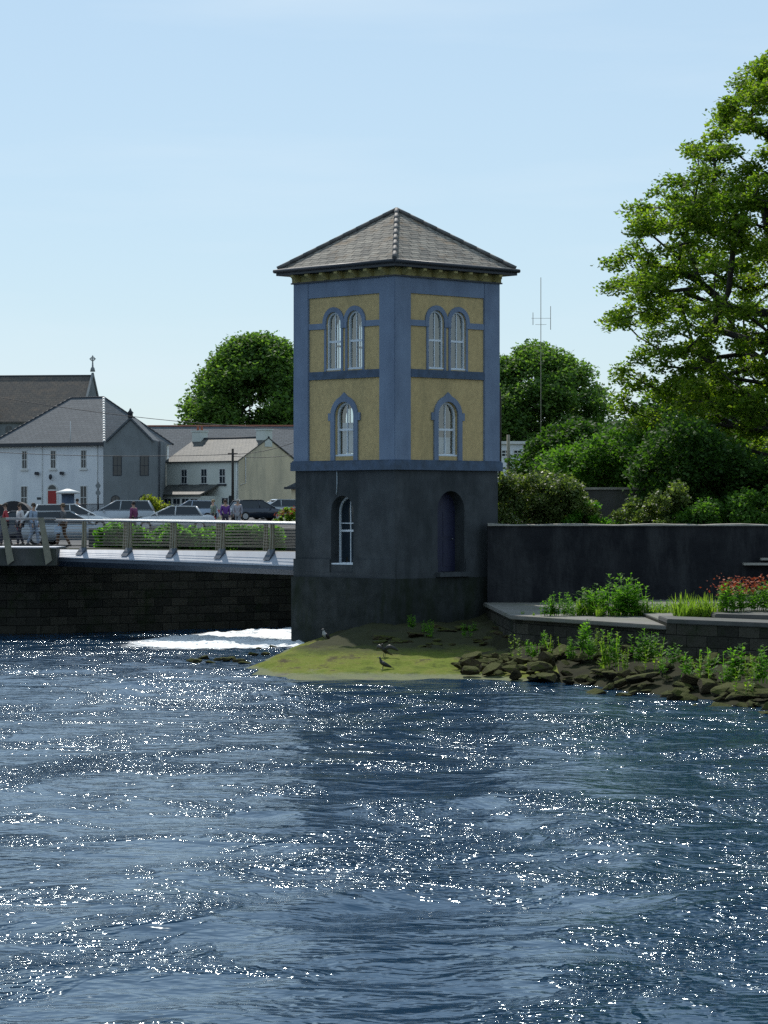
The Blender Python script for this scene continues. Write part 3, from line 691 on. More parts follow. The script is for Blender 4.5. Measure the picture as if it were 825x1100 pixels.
br = empty('footbridge', (0, 0, 0), 0, 'curved footbridge with steel rails crossing from the left bank to the tower', 'bridge')
def BL(t):   # near top edge of the bridge deck, t=0 left (pixel 60) .. 1 at the tower
    px = 60 + (330 - 60) * t; Y = 106 - 7.2 * t; return Vector((X(px, Y), Y, 3.2 + .0 * t))
def BLd(t): return (BL(min(1, t + .01)) - BL(max(0, t - .01))).normalized()
def bo(t, out, dz):
    d = BLd(t); n = Vector((d.y, -d.x, 0)); n = n if n.y < 0 else -n
    return BL(t) + n * out + Vector((0, 0, dz))
ts = [i / 20 for i in range(21)]
def sweep(name, sect, m, parent, t0=0, t1=1):
    b = B(); prev = None
    for i in range(21):
        t = t0 + (t1 - t0) * i / 20; cur = [b.bm.verts.new(bo(t, o_(t) if callable(o_) else o_, z_(t) if callable(z_) else z_)) for o_, z_ in sect]; k_ = len(cur)
        if prev:
            for k in range(k_): b.bm.faces.new((prev[k], cur[k], cur[(k + 1) % k_], prev[(k + 1) % k_]))
        else: b.bm.faces.new(cur)
        prev = cur
    b.bm.faces.new(prev[::-1]); return b.build(name, m, parent)
sweep('deck', [(0, -.02), (-2.8, -.02), (-2.8, -.2), (0, -.2)], M['platform'], br)
sweep('edge_plate', [(-.02, 0), (.5, lambda t: -.26 - .2 * t), (.5, lambda t: -.30 - .2 * t), (-.02, -.04)], M['deckedge'], br)
sweep('edge_beam', [(.46, lambda t: -.30 - .2 * t), (.46, lambda t: -.42 - .2 * t), (.1, lambda t: -.62 - .2 * t), (-2.6, -.5), (-2.6, -.21), (-.01, -.21)], M['deckbeam'], br)
RH = lambda t: 1.10 - .12 * t
def rail(off_in, name='railing', posts=()):
    r_ = empty(name, (0, 0, 0)); r_.parent = br
    b = B(); b.tube([bo(t, off_in + .02, RH(t)) for t in ts], .042, 8); b.build('handrail', M['steel'], r_)
    b = B()
    for k in range(8):
        h = .16 + k * .105; b.tube([bo(t, off_in, h * RH(t)) for t in ts], .008, 5)
    b.build('rail_wires', M['wires'], r_)['kind'] = 'stuff'
    for pxp in posts:
        t = (pxp - 60) / 270; b = B(); c = bo(t, 0, 0); d = BLd(t); n = (bo(t, 1, 0) - c)
        for s_ in (-1, 1):
            pr = [(-.04, -.05), (.09, -.05), (.06, .4), (.04, .6), (.045, RH(t)), (-.03, RH(t)), (-.03, .6), (-.04, .3)]
            va = [b.bm.verts.new(c + n * (off_in + o_) + d * (s_ * .055 - .025) + Vector((0, 0, z_))) for o_, z_ in pr]
            vb = [b.bm.verts.new(c + n * (off_in + o_) + d * (s_ * .055 + .025) + Vector((0, 0, z_))) for o_, z_ in pr]
            b.bm.faces.new(va); b.bm.faces.new(vb[::-1])
            for j in range(8): b.bm.faces.new((va[j], vb[j], vb[(j + 1) % 8], va[(j + 1) % 8]))
        b.build('post', M['post'], r_)
        if off_in > -.5:
            b = B(); pr = [(0, 0), (.36, -.17 - .14 * t), (.05, .1)]
            va = [b.bm.verts.new(c + n * (off_in + o_) + d * -.14 + Vector((0, 0, z_))) for o_, z_ in pr]; vb = [b.bm.verts.new(c + n * (off_in + o_) + d * .14 + Vector((0, 0, z_))) for o_, z_ in pr]
            b.bm.faces.new(va); b.bm.faces.new(vb[::-1])
            for j in range(3): b.bm.faces.new((va[j], vb[j], vb[(j + 1) % 3], va[(j + 1) % 3]))
            b.build('post_foot', M['deckbeam'], r_)
rail(0.02, posts=(91, 140, 188, 240, 293)); rail(-2.7, posts=(84, 134, 183, 234, 283))
# abutment with slanted posts at far left
ab = empty('bridge_abutment', (0, 0, 0), 0, 'concrete landing with slanted steel posts at the left end of the footbridge', 'bridge end')
YA = 104.6
b = B(); b.box(X(-260, YA), X(60, YA), YA, 108.2, Z(608, YA), Z(589, YA), bevel=.03); b.build('landing', M['concrete'], ab)
b = B(); b.box(X(-260, YA), X(59, YA), YA + .1, 108.1, Z(589, YA) + .001, Z(587.8, YA)); b.build('landing_top', M['deckedge'], ab)
b = B(); b.tube([P(-260, 556, YA), P(60, 557.5, YA + .4)], .042, 8); b.build('handrail', M['steel'], ab)
b = B()
for k in range(8): y_ = 562 + k * 3.3; b.tube([P(-260, y_, YA + .05), P(58, y_, YA + .1)], .008, 5)
b.build('rail_wires', M['wires'], ab)['kind'] = 'stuff'
for pa in (-120, -78, -37, 5, 46):
    b = B(); pr = [(pa - 5, 556), (pa + 1, 556), (pa + 10, 602), (pa + 3, 607)]
    va = [b.bm.verts.new(P(x, y, YA - .14)) for x, y in pr]; vb = [b.bm.verts.new(P(x, y, YA - .02)) for x, y in pr]
    b.bm.faces.new(va); b.bm.faces.new(vb[::-1])
    for j in range(4): b.bm.faces.new((va[j], vb[j], vb[(j + 1) % 4], va[(j + 1) % 4]))
    b.build('slanted_post', M['post'], ab)

# ------------------------------------------------------------------ vegetation
def branches(trunk, att, r0, rng, k0=.028):
    nodes = [Vector(p) for p in trunk]; par = [max(0, i - 1) for i in range(len(trunk))]; par[0] = -1
    start = max(1, len(trunk) // 3)
    att = sorted(att, key=lambda a: (Vector(a[:3]) - nodes[-1]).length); leafn = []
    arr = np.array([list(n) for n in nodes])
    for a in att:
        p = np.array(a[:3]); d = np.linalg.norm(arr - p, axis=1); pen = np.where(arr[:, 2] > p[2] + .5, 3.0, 0); pen[:start] += 50
        j = int(np.argmin(d + pen)); s = Vector(arr[j]); e = Vector(p); L = (e - s).length; prev = j
        m = max(1, int(L / 1.3)); perp = Vector((rng.gauss(0, 1), rng.gauss(0, 1), rng.gauss(0, .6))) * L * .07
        for i in range(1, m + 1):
            t = i / m; q = s.lerp(e, t) + perp * math.sin(PI * t) + Vector((rng.gauss(0, 1), rng.gauss(0, 1), rng.gauss(0, 1))) * .07 * (1 if i < m else 0) + Vector((0, 0, -.06 * L * math.sin(PI * t)))
            nodes.append(q); par.append(prev); prev = len(nodes) - 1
        arr = np.array([list(n) for n in nodes]); leafn.append(prev)
    cnt = [0] * len(nodes)
    for l in leafn:
        j = l
        while j >= 0: cnt[j] += 1; j = par[j]
    b = B()
    for i in range(1, len(nodes)):
        if i < len(trunk): continue
        ra, rb = k0 * max(1, cnt[par[i]]) ** .55, k0 * max(1, cnt[i]) ** .55
        b.tube([nodes[par[i]], nodes[i]], [min(ra, rb * 1.25), rb], 5, cap=False)
    for i in range(1, len(trunk)):
        b.tube([trunk[i - 1], trunk[i]], [r0 * (1 - .8 * (i - 1) / len(trunk)), r0 * (1 - .8 * i / len(trunk))], 9, cap=False)
    return b
def tree(name, label, cat, base, h, crown, mats, nclump, cr_, nleaf, lsize, r0=.35, group=None, seed=1, flat=.55, inner=.35, trunk_h=.75, up=.5, k0=.028):
    """crown(rng) -> list of clump centres (local)"""
    rng = random.Random(seed); nr = np.random.default_rng(seed)
    e = empty(name, base, 0, label, cat, group)
    cl = crown(rng, nclump); cl = [(*c, cr_ * rng.uniform(.6, 1.35)) for c in cl]
    tp = [(rng.gauss(0, .015 * h * i), rng.gauss(0, .015 * h * i), -0.3 + h * trunk_h * i / 5) for i in range(6)]
    branches(tp, [c[:3] for c in cl], r0, rng, k0).build('trunk', M['bark'], e)
    pts = clump_pts(cl, nleaf, flat, nr)
    quads_mesh('crown', leaf_quads(pts, lsize, up, .65, nr), mats, e); return e
def dome(hw, zlo, zhi, power=.5, squash=1.0, prof=lambda t: (1 - max(0, (t - .35) / .65) ** 2.1) ** .5 * (.82 + .18 * min(1, t * 3))):
    def g(rng, n):
        out = []
        while len(out) < n:
            z = rng.uniform(zlo, zhi); t = (z - zlo) / (zhi - zlo); r = hw * (prof(t) if prof else math.sin(PI * (.18 + .82 * t) ** .9) ** .6 if t < 1 else 0)
            a = rng.uniform(0, 2 * PI); q = r * rng.uniform(0, 1) ** power
            out.append((q * math.cos(a), q * math.sin(a) * squash, z))
        return out
    return g
# great tree on the right: crown outline measured in the photograph
YT = 112.0; bx = X(905, YT); bzz = 3.4
outl = [(20, 905), (45, 835), (100, 785), (150, 742), (200, 692), (250, 674), (300, 645), (340, 642), (380, 655), (420, 662), (455, 672), (490, 700), (525, 712), (550, 745)]
def bigcrown(rng, n):
    out = []
    while len(out) < n:
        py = rng.uniform(30, 548)
        for (a, pa), (c, pc) in zip(outl, outl[1:]):
            if a <= py <= c: pl = pa + (pc - pa) * (py - a) / (c - a); break
        else: continue
        Rr = (909 - pl) / FPX * YT - .15
        if Rr < .3: continue
        if rng.random() > Rr / 9.5 + .15: continue
        a = rng.uniform(0, 2 * PI); q = Rr * rng.uniform(0, 1) ** .36
        x_, y_ = q * math.cos(a), q * math.sin(a)
        # lobes: push clumps into layered masses
        z = Z(py, YT) - bzz; lob = noise.noise(Vector((x_ * .28, y_ * .28, z * .42)))
        if lob < -.27: continue
        out.append((x_, y_, z))
    return out
tree('sycamore_tree', 'tall broad sunlit green tree at the right edge of the photo', 'tree', (bx, YT, bzz), 15, bigcrown, M['leafbig'], 1250, .66, 270000, .18, .5, seed=5, flat=.5, up=.55, k0=.022)
# further trees
tree('broadleaf_tree', 'large round dark green tree rising behind the cottage roofs left of the tower', 'tree', (X(278, 310), 310, 4.5), 19, dome(8.2, 2.5, 18.8, .45), M['leafmid'], 420, 1.6, 80000, .48, .5, seed=12, flat=.7)
tree('broadleaf_tree', 'smooth domed green tree behind the thin mast, right of the tower', 'tree', (X(575, 235), 235, 4.5), 14, dome(7.0, .5, 13.4, .42), M['leafmid'], 400, 1.2, 85000, .34, .4, seed=22, flat=.7)
tree('evergreen_tree', 'dark bushy tree in front of the domed tree, behind the ivy', 'tree', (X(620, 150), 150, 3.7), 6, dome(3.3, .2, 5.6, .4), M['leafdark'], 120, .75, 24000, .25, .25, seed=33, flat=.6)
tree('evergreen_tree', 'small dark tree beside the pale building right of the tower', 'tree', (X(572, 165), 165, 3.8), 4, dome(1.9, .4, 3.2, .4), M['leafdark'], 40, .6, 7000, .25, .2, seed=34, flat=.6)
tree('broadleaf_tree', 'dark tree standing behind the great tree at the right edge', 'tree', (X(755, 165), 165, 3.8), 9, dome(5.6, 0, 8.2, .4), M['leafdark'], 170, 1.1, 30000, .32, .3, seed=35, flat=.6)
def bush(name, label, cat, px0, px1, py0, py1, Y, dep, m, n, ls, cr_, seed=1, top=None, group=None, nc=60, up=.4, flat=.8):
    rng = random.Random(seed); nr = np.random.default_rng(seed); cl = []
    x0, x1 = X(px0, Y), X(px1, Y); z0, z1 = Z(py1, Y), Z(py0, Y)
    for i in range(nc):
        u = rng.random(); tt = top(u) if top else (math.sin(PI * (.08 + .84 * u))) ** .5
        z = z0 + (z1 - z0 - cr_ * .5) * tt * rng.uniform(.05, 1) ** .6
        cl.append((x0 + (x1 - x0) * u - (x0 + x1) / 2, (rng.random() - .5) * dep, z - z0, cr_ * rng.uniform(.6, 1.3)))
    pts = clump_pts(cl, n, flat, nr); pts[:, 2] = np.abs(pts[:, 2])
    o = quads_mesh(name, leaf_quads(pts, ls, up, .7, nr), m); o.location = ((x0 + x1) / 2, Y, z0)
    return tag(o, label, cat, group)
bush('ivy_hedge', 'pale leaved ivy hedge above the dark wall, nearest the tower', 'hedge', 534, 640, 504, 588, 99.5, 2.2, M['ivy'], 24000, .13, .42, 2, nc=90, top=lambda u: .95 - .5 * max(0, u - .72) / .28)
bush('laurel_bush', 'bright green bush behind the low grey wall right of the ivy', 'bush', 596, 735, 455, 580, 112, 4, M['leafbush'], 26000, .17, .6, 3, nc=110, top=lambda u: .75 + .25 * math.sin(u * 3.1))
bush('ivy_trail', 'sunlit yellow green creeper over the end of the low grey wall', 'creeper', 640, 738, 518, 588, 98.8, 1.6, M['ivy'], 6000, .13, .3, 4, nc=50, top=lambda u: .25 + .75 * min(1, u * 1.6))
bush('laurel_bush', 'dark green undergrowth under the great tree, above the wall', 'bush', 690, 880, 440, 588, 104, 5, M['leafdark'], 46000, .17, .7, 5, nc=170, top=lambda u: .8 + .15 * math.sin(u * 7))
bush('laurel_bush', 'lighter green bush leaning over the wall at the right edge', 'bush', 735, 900, 500, 588, 99.2, 1.8, M['leafbush'], 20000, .14, .4, 6, nc=80, top=lambda u: .45 + .55 * u)
bush('weeds_patch', 'green weeds growing below the low grey wall behind the dark wall', 'weeds', 590, 665, 535, 588, 98.7, .8, M['hedge'], 2200, .12, .25, 16, nc=26)
bush('hedge', 'bright green hedge seen through the footbridge railing', 'hedge', 108, 302, 562, 600, 111.3, 1.2, M['hedge'], 26000, .15, .3, 7, nc=170, top=lambda u: .93 + .07 * math.sin(u * 19))
bush('shrub', 'yellow green shrub beside the grey gabled house', 'shrub', 150, 182, 531, 556, 215, 2.2, M['leafyel'], 2500, .2, .5, 8, nc=20)
bush('shrub', 'green rose shrub in front of the cottage porch', 'shrub', 213, 236, 537, 560, 205, 1.6, M['leafbush'], 1600, .16, .35, 9, nc=16)
bush('flower_bed', 'low bed of mixed flowers beside the tower at the left', 'flower bed', 296, 330, 544, 562, 160, 1.2, M['grassleaf'], 1800, .13, .22, 10, nc=18)
bush('flowers', 'red and pink flowers in the bed left of the tower', 'flowers', 298, 330, 543, 556, 159.6, .9, M['flower'], 260, .10, .2, 13, nc=14)
# inner bank of earth behind the hedge on the left
b = B(); b.box(X(96, 112.5), X(345, 112.5), 112.2, 113.0, 3.1, 3.95); tag(b.build('low_wall', M['concrete']), 'low stone kerb wall behind the green hedge', 'wall')
b = B(); b.box(X(606, 104), X(700, 104), 104, 104.4, 3.3, Z(526, 104)); lw = b.build('low_wall', M['concrete'], None); 
we = empty('garden_wall', (0, 0, 0), 0, 'short grey wall with pale coping between the ivy and the great tree', 'wall'); lw.name = 'wall_body'; lw.parent = we
b = B(); b.box(X(604, 104), X(702, 104), 103.93, 104.47, Z(526, 104) + .001, Z(523.5, 104)); b.build('coping', M['coping'], we)

# weeds: stalks with leaves
def weed(seed, h, kind):
    rng = random.Random(seed); nr = np.random.default_rng(seed); Q = []; b = B()
    for s in range(rng.randint(5, 9)):
        a = rng.uniform(0, 6.28); lean = rng.uniform(.05, .35); hh = h * rng.uniform(.55, 1)
        base = Vector((rng.gauss(0, .1), rng.gauss(0, .1), 0)); tip = base + Vector((math.cos(a) * lean * hh, math.sin(a) * lean * hh, hh))
        if kind == 'grass':
            w_ = Vector((math.sin(a), -math.cos(a), 0)) * .02
            m_ = base.lerp(tip, .55) + Vector((0, 0, .1 * hh)); Q.append([base - w_, base + w_, m_ + w_, m_ - w_]); Q.append([m_ - w_, m_ + w_, tip + w_ * .1, tip - w_ * .1])
            for j in range(4):
                a2 = rng.uniform(0, 6.28); t2 = base + Vector((math.cos(a2) * .5 * hh, math.sin(a2) * .5 * hh, hh * rng.uniform(.4, .9))); w2 = Vector((math.sin(a2), -math.cos(a2), 0)) * .018
                m2 = base.lerp(t2, .5) + Vector((0, 0, .15 * hh)); Q.append([base - w2, base + w2, m2 + w2, m2 - w2]); Q.append([m2 - w2, m2 + w2, t2 + w2 * .1, t2 - w2 * .1])
        else:
            w_ = Vector((.012, 0, 0)); Q.append([base - w_, base + w_, tip + w_ * .4, tip - w_ * .4])
            for j in range(int(16 * hh / .7)):
                t = rng.uniform(.1, 1); p = base.lerp(tip, t); a2 = rng.uniform(0, 6.28); L = (.2 if kind == 'leafy' else .13) * (1.1 - t * .6) * h / .8
                d = Vector((math.cos(a2), math.sin(a2), rng.uniform(.1, .7))).normalized() * L; s_ = Vector((-d.y, d.x, 0)).normalized() * L * .22
                Q.append([p, p + d * .5 + s_, p + d, p + d * .5 - s_])
    V = np.array([[list(v) for v in q] for q in Q]); return V
wm = {}
for kind in ('leafy', 'grass', 'stalk'):
    wm[kind] = []
    for i in range(4):
        o = quads_mesh('weed', weed(i * 7 + len(kind), 1.0, kind), M['grassleaf'] if kind != 'leafy' else M['weedleaf']); wm[kind].append(o.data); bpy.data.objects.remove(o)
rw = random.Random(4)
def put(kind, x, y, z, h, label, grp, name='weed', cat='weed'):
    o = bpy.data.objects.new(name, rw.choice(wm[kind])); COL.objects.link(o); o.location = (x, y, z - .02); o.scale = (h * rw.uniform(.9, 1.25),) * 2 + (h,); o.rotation_euler = (0, 0, rw.uniform(0, 6.28))
    return tag(o, label, cat, grp)
def put_run(kind, px0, px1, y_, z, n, h0, h1, label, grp, name='weed'):
    for i in range(n):
        px = px0 + (px1 - px0) * (i + rw.random() * .8) / n; Y = y_ + rw.uniform(-.7, .9); Y = max(Y, plat_front(X(px, Y)) + .35 if X(px, Y) < 7.6 else Y); put(kind, X(px, Y), Y, z, rw.uniform(h0, h1), label, grp, name)
put_run('leafy', 586, 625, 84.6, 1.5, 7, .5, .75, 'short leafy weed at the left end of the quay platform', 'short weeds at the left end of the quay')
put_run('leafy', 630, 652, 84.6, 1.5, 6, .8, 1.15, 'tall bushy weed in the middle clump on the quay platform', 'tall middle clump of weeds on the quay')
put_run('leafy', 660, 686, 84.6, 1.5, 7, .85, 1.35, 'tallest leafy weed, right of the middle clump on the quay', 'tallest weeds on the quay')
put_run('leafy', 694, 722, 84.6, 1.5, 5, .4, .7, 'low weed between the tall weeds and the grass on the quay', 'low weeds on the quay')
put_run('grass', 618, 770, 84.2, 1.5, 26, .4, .65, 'tuft of grass growing along the back of the quay platform', 'grass tufts on the quay', 'grass_tuft')
put_run('grass', 728, 768, 81, 1.6, 14, .6, .85, 'tall yellow green grass tuft beside the red flowers', 'tall grass tufts by the red flowers', 'grass_tuft')
put_run('grass', 560, 620, 85.2, 1.5, 6, .15, .25, 'very short grass tuft on the left tip of the quay platform', 'very short grass tufts', 'grass_tuft')
for i in range(15):   # red valerian
    px = 772 + 85 * (i + rw.random()) / 15; Y = rw.uniform(80.5, 83); x = X(px, Y); h = rw.uniform(.85, 1.2)
    e = empty('valerian', (x, Y, 1.6 if x < 9.3 else 1.72), rw.uniform(0, 6), 'red flowering valerian plant in the bed at the right edge', 'flower', 'red valerian plants')
    o = link('stems', wm['leafy'][i % 4], None, e); o.scale = (h, h, h * .85)
    pts = np.array([[rw.gauss(0, .2) * h, rw.gauss(0, .2) * h, h * rw.uniform(.55, 1.0)] for _ in range(38)]); quads_mesh('blossom', leaf_quads(pts, .10), M['flower'], e)
pp = [(555, 0), (568, .2), (585, .5), (592, .3), (628, .6), (634, .4), (652, .15), (660, .3), (690, .55), (702, .4), (712, .3), (738, .2), (752, .15), (783, .2), (792, .3), (808, .4), (820, .3), (574, .1), (640, .6), (696, .6), (612, .3), (672, .1), (726, .5), (762, .4), (800, -.1)]
for i, (px, t) in enumerate(pp):
    x = X(px, 80); a, b_ = front_water_y(x), plat_front(x); Y = a + (b_ - a) * (.55 + .4 * t); x = X(px, Y)
    put('stalk' if i % 3 == 0 else 'leafy', x, Y, bank_z(x, Y) + .22, rw.uniform(.4, 1.05), 'leafy green weed growing out of the rock bank', 'weeds of the rock bank')
for i in range(7): x = rw.uniform(.8, 3.4); Y = rw.uniform(89, 92.5); put('leafy', x, Y, apron_z(x, Y), rw.uniform(.3, .6), 'dark weed in the shade at the foot of the tower', 'weeds at the tower foot')

# ------------------------------------------------------------------ houses
def win_rect(parent, fn, uc, z0, w_, h_, d=.0, bars=(1, 1), frame='trim', sill='trim', glass='glass', archtop=False):
    b = B(); fr = .07; o_ = arch(uc, w_, z0, z0 + h_) if archtop else rect(uc - w_ / 2, uc + w_ / 2, z0, z0 + h_)
    i_ = arch(uc, w_ - 2 * fr, z0 + fr, z0 + h_ - fr) if archtop else rect(uc - w_ / 2 + fr, uc + w_ / 2 - fr, z0 + fr, z0 + h_ - fr)
    b.plate(o_, [i_], fn, d + .03, d - .05)
    b.plate(rect(uc - w_ / 2 + fr, uc + w_ / 2 - fr, z0 + h_ / 2 - .03, z0 + h_ / 2 + .03), [], fn, d + .02, d - .04)
    if bars[0]: b.plate(rect(uc - .02, uc + .02, z0 + fr, z0 + h_ / 2 - .031), [], fn, d + .015, d - .04); b.plate(rect(uc - .02, uc + .02, z0 + h_ / 2 + .031, z0 + h_ - fr - .01), [], fn, d + .015, d - .04)
    w = b.build('window', M[frame], parent)
    b = B(); b.bm.faces.new([b.bm.verts.new(fn(u, z, d + .004)) for u, z in dedupe(i_)]); b.build('pane', M[glass], w)
    if sill: b = B(); b.plate(rect(uc - w_ / 2 - .12, uc + w_ / 2 + .12, z0 - .16, z0 - .01), [], fn, d + .12, d - .02); b.build('sill', M[sill], w)
def house_frame(corner, th):
    """corner = nearest front corner (right end of front); front runs left from it. returns fn for front and for right side"""
    fu = Vector((-math.cos(th), math.sin(th), 0)); fn_ = Vector((-math.sin(th), -math.cos(th), 0))
    c = Vector(corner)
    front = lambda u, z, d: c + fu * u + fn_ * d + Vector((0, 0, z)) - Vector((0, 0, c.z))
    side = lambda u, z, d: c - fn_ * u - fu * d + Vector((0, 0, z)) - Vector((0, 0, c.z))
    return front, side
def body(b, front, W, D, z0, z1, gable=0):
    pts = [(0, 0), (W, 0), (W, -D), (0, -D)]
    lo_ = [b.bm.verts.new(front(u, z0, d)) for u, d in pts]; hi = [b.bm.verts.new(front(u, z1, d)) for u, d in pts]
    b.bm.faces.new(lo_[::-1])
    if gable:
        g0, g1 = b.bm.verts.new(front(0, gable, -D / 2)), b.bm.verts.new(front(W, gable, -D / 2))
        b.bm.faces.new((lo_[0], hi[0], hi[1], lo_[1])); b.bm.faces.new((lo_[2], hi[2], hi[3], lo_[3]))
        b.bm.faces.new((lo_[1], hi[1], g1, hi[2], lo_[2])); b.bm.faces.new((lo_[3], hi[3], g0, hi[0], lo_[0])); b.bm.faces.new((hi[0], g0, g1, hi[1])); b.bm.faces.new((hi[2], g1, g0, hi[3]))
    else:
        b.bm.faces.new(hi)
        for k in range(4): b.bm.faces.new((lo_[k], lo_[(k + 1) % 4], hi[(k + 1) % 4], hi[k]))
    return b
def roof_gable(front, W, D, ze_, zr, m, parent, o1=.3, o2=.3, th=.14, ridge=None):
    b = B(); sl_ = (zr - ze_) / (D / 2)
    for s in (0, 1):
        d0 = o1 if s == 0 else -D - o1; z0 = ze_ - sl_ * o1
        q = [front(-o2, z0, d0), front(W + o2, z0, d0), front(W + o2, zr, -D / 2), front(-o2, zr, -D / 2)]
        up_ = Vector((0, 0, th)); lo_ = [b.bm.verts.new(p + Vector((0, 0, .01))) for p in q]; hi = [b.bm.verts.new(p + up_) for p in q]
        b.bm.faces.new(lo_[::-1]); b.bm.faces.new(hi)
        for k in range(4): b.bm.faces.new((lo_[k], lo_[(k + 1) % 4], hi[(k + 1) % 4], hi[k]))
    r_ = b.build('roof', m, parent, uv=True)
    if ridge: b = B(); b.tube([front(-o2, zr + th, -D / 2), front(W + o2, zr + th, -D / 2)], .12, 6); b.build('ridge', ridge, r_)
    return r_
# white house with red door
wh = empty('white_house', (0, 0, 0), 0, 'white two storey house with a red door and hipped grey slate roof', 'house')
Yh = 250; th = R(29); fr_, sd_ = house_frame((X(111, Yh), Yh, 0), th); WW, DD = 11.9, 10.5; g0 = gz(-20, Yh) - .3; ev = Z(475, Yh)
body(B(), fr_, WW, DD, g0, ev).build('wall', M['white'], wh)
b = B(); ov = .3; zr = Z(426, 255); q = [fr_(-ov, ev, ov), fr_(WW + ov, ev, ov), fr_(WW + ov, ev, -DD - ov), fr_(-ov, ev, -DD - ov)]
Ra, Rb = fr_(3.6, zr, -DD * .5), fr_(7.2, zr, -DD * .5)
b.face([q[0], q[1], Rb, Ra]); b.face([q[1], q[2], Rb]); b.face([q[2], q[3], Ra, Rb]); b.face([q[3], q[0], Ra]); b.face([v - Vector((0, 0, .01)) for v in q])
rf = b.build('roof', M['slatehouse'], wh, uv=True)
for a_, c_, m_ in ((q[0], Ra, 'trim'), (q[1], Rb, 'darktrim'), (Ra, Rb, 'darktrim'), (q[3], Ra, 'darktrim')):
    b = B(); n_ = 18
    for i in range(n_): b.tube([a_.lerp(c_, i / n_), a_.lerp(c_, (i + (.6 if m_ == 'trim' else .97)) / n_)], .13 if m_ == 'trim' else .10, 6)
    b.build('hip_ridge', M[m_], rf)
b = B(); b.box(-.35, WW + .35, -.42, -.28, ev - .32, ev - .02, Matrix(((-math.cos(th), math.sin(th) * -1 * -1, 0, 0), (math.sin(th), math.cos(th), 0, 0), (0, 0, 1, 0), (0, 0, 0, 1)))) if False else b.plate(rect(-.35, WW + .35, ev - .3, ev - .015), [], fr_, .42, .02)
b.build('gutter', M['darktrim'], wh)
cu = lambda px: (111 - px) / 12.16 / math.cos(th)
for px in (20, 53.5, 88.5): win_rect(wh, fr_, cu(px), Z(503, Yh), .62, 1.65)
for px in (19.5, 88.5): win_rect(wh, fr_, cu(px), Z(547, Yh), .75, 2.1)
u = cu(52.5)
b = B(); b.plate(rect(u - .46, u + .46, Z(549.6, Yh), Z(527, Yh)), [], fr_, .05, .0); rd = b.build('door', M['red'], wh)
b = B(); b.plate([(u - .62, Z(549.6, Yh)), (u - .47, Z(549.6, Yh)), (u - .47, Z(527, Yh)), (u + .47, Z(527, Yh)), (u + .47, Z(549.6, Yh)), (u + .62, Z(549.6, Yh))] + [(u + .62 * math.cos(PI * i / 10), Z(526, Yh) + .55 * math.sin(PI * i / 10)) for i in range(11)], [], fr_, .04, .0) ; b.build('door_surround', M['trim'], rd)
b = B(); b.bm.faces.new([b.bm.verts.new(fr_(u + .45 * math.cos(PI * i / 10), Z(525.5, Yh) + .4 * math.sin(PI * i / 10), .045)) for i in range(11)]); b.build('fanlight', M['glass'], rd)
b = B(); b.lathe([(.01, -.03), (.05, 0), (.01, .03)], 8, fr_(u - .35, Z(538, Yh), .1)); b.build('handle', M['steel'], rd)
for px in (36, 65): b = B(); p = fr_(cu(px), Z(508, Yh), .25); b.box(p.x - .18, p.x + .18, p.y - .12, p.y + .2, p.z - .14, p.z + .14, bevel=.03); b.build('floodlight', M['darktrim'], wh)
p = fr_(u, Z(512, Yh), .3); b = B(); b.lathe([(.05, -.25), (.14, -.1), (.16, .12), (.05, .25)], 8, p); b.build('lantern', M['darktrim'], wh)
b = B(); b.plate(rect(cu(37) - .22, cu(37) + .22, Z(536.5, Yh), Z(534, Yh)), [], fr_, .03, .0); b.build('plaque', M['darktrim'], wh)
for px in (104.5, 41): b = B(); b.tube([fr_(cu(px), ev - .3, .06), fr_(cu(px), g0 + .2, .06)], .04, 6); b.build('drainpipe', M['trim'], wh)
p = fr_(cu(76), 0, .35); b = B(); b.tube([(p.x, p.y, Z(478, Yh)), (p.x, p.y, Z(452, Yh))], [.05, .035], 6); b.build('flagpole', M['trim'], wh)
# grey gabled house
gh = empty('gabled_house', (0, 0, 0), 0, 'grey rendered house with a pointed gable between the white house and the cottage', 'house')
Yg = 246; x0, x1 = X(111.5, Yg), X(173, Yg); xa, xb, xc = X(116, Yg), X(140, Yg), X(163, Yg); evz, apz = Z(474, Yg), Z(451, Yg)
flat = lambda u, z, d: Vector((u, Yg - d, z))
b = B(); b.plate([(x0, g0), (x1, g0), (x1, evz), (xc, evz), (xb, apz), (xa, evz), (x0, evz)], [], flat, 0, -7); b.build('wall', M['greywall'], gh)
b = B()
for (ax, az), (cx, cz) in (((xa - .15, evz - .1), (xb, apz + .05)), ((xb, apz + .05), (xc + .15, evz - .1))):
    b.plate([(ax, az), (cx, cz), (cx, cz + .22), (ax, az + .22)], [], flat, .15, -7.2)
b.build('roof', M['slatehouse'], gh, uv=True)
b = B(); b.lathe([(.1, 0), (.22, .1), (.22, .45), (.3, .5), (.12, .7), (.05, .9)], 8, (xb, Yg, apz + .1)); b.build('finial', M['darktrim'], gh)
for px in (126, 155): win_rect(gh, flat, X(px, Yg), Z(511, Yg), .78, 1.75, frame='darktrim', sill=None)
for px in (124, 154): win_rect(gh, flat, X(px, Yg), Z(548, Yg), .8, 1.3, frame='darktrim', sill=None, archtop=True)
b = B(); b.tube([flat(X(171, Yg), evz, .1), flat(X(171, Yg), g0, .1)], .06, 6); b.build('drainpipe', M['darktrim'], gh)
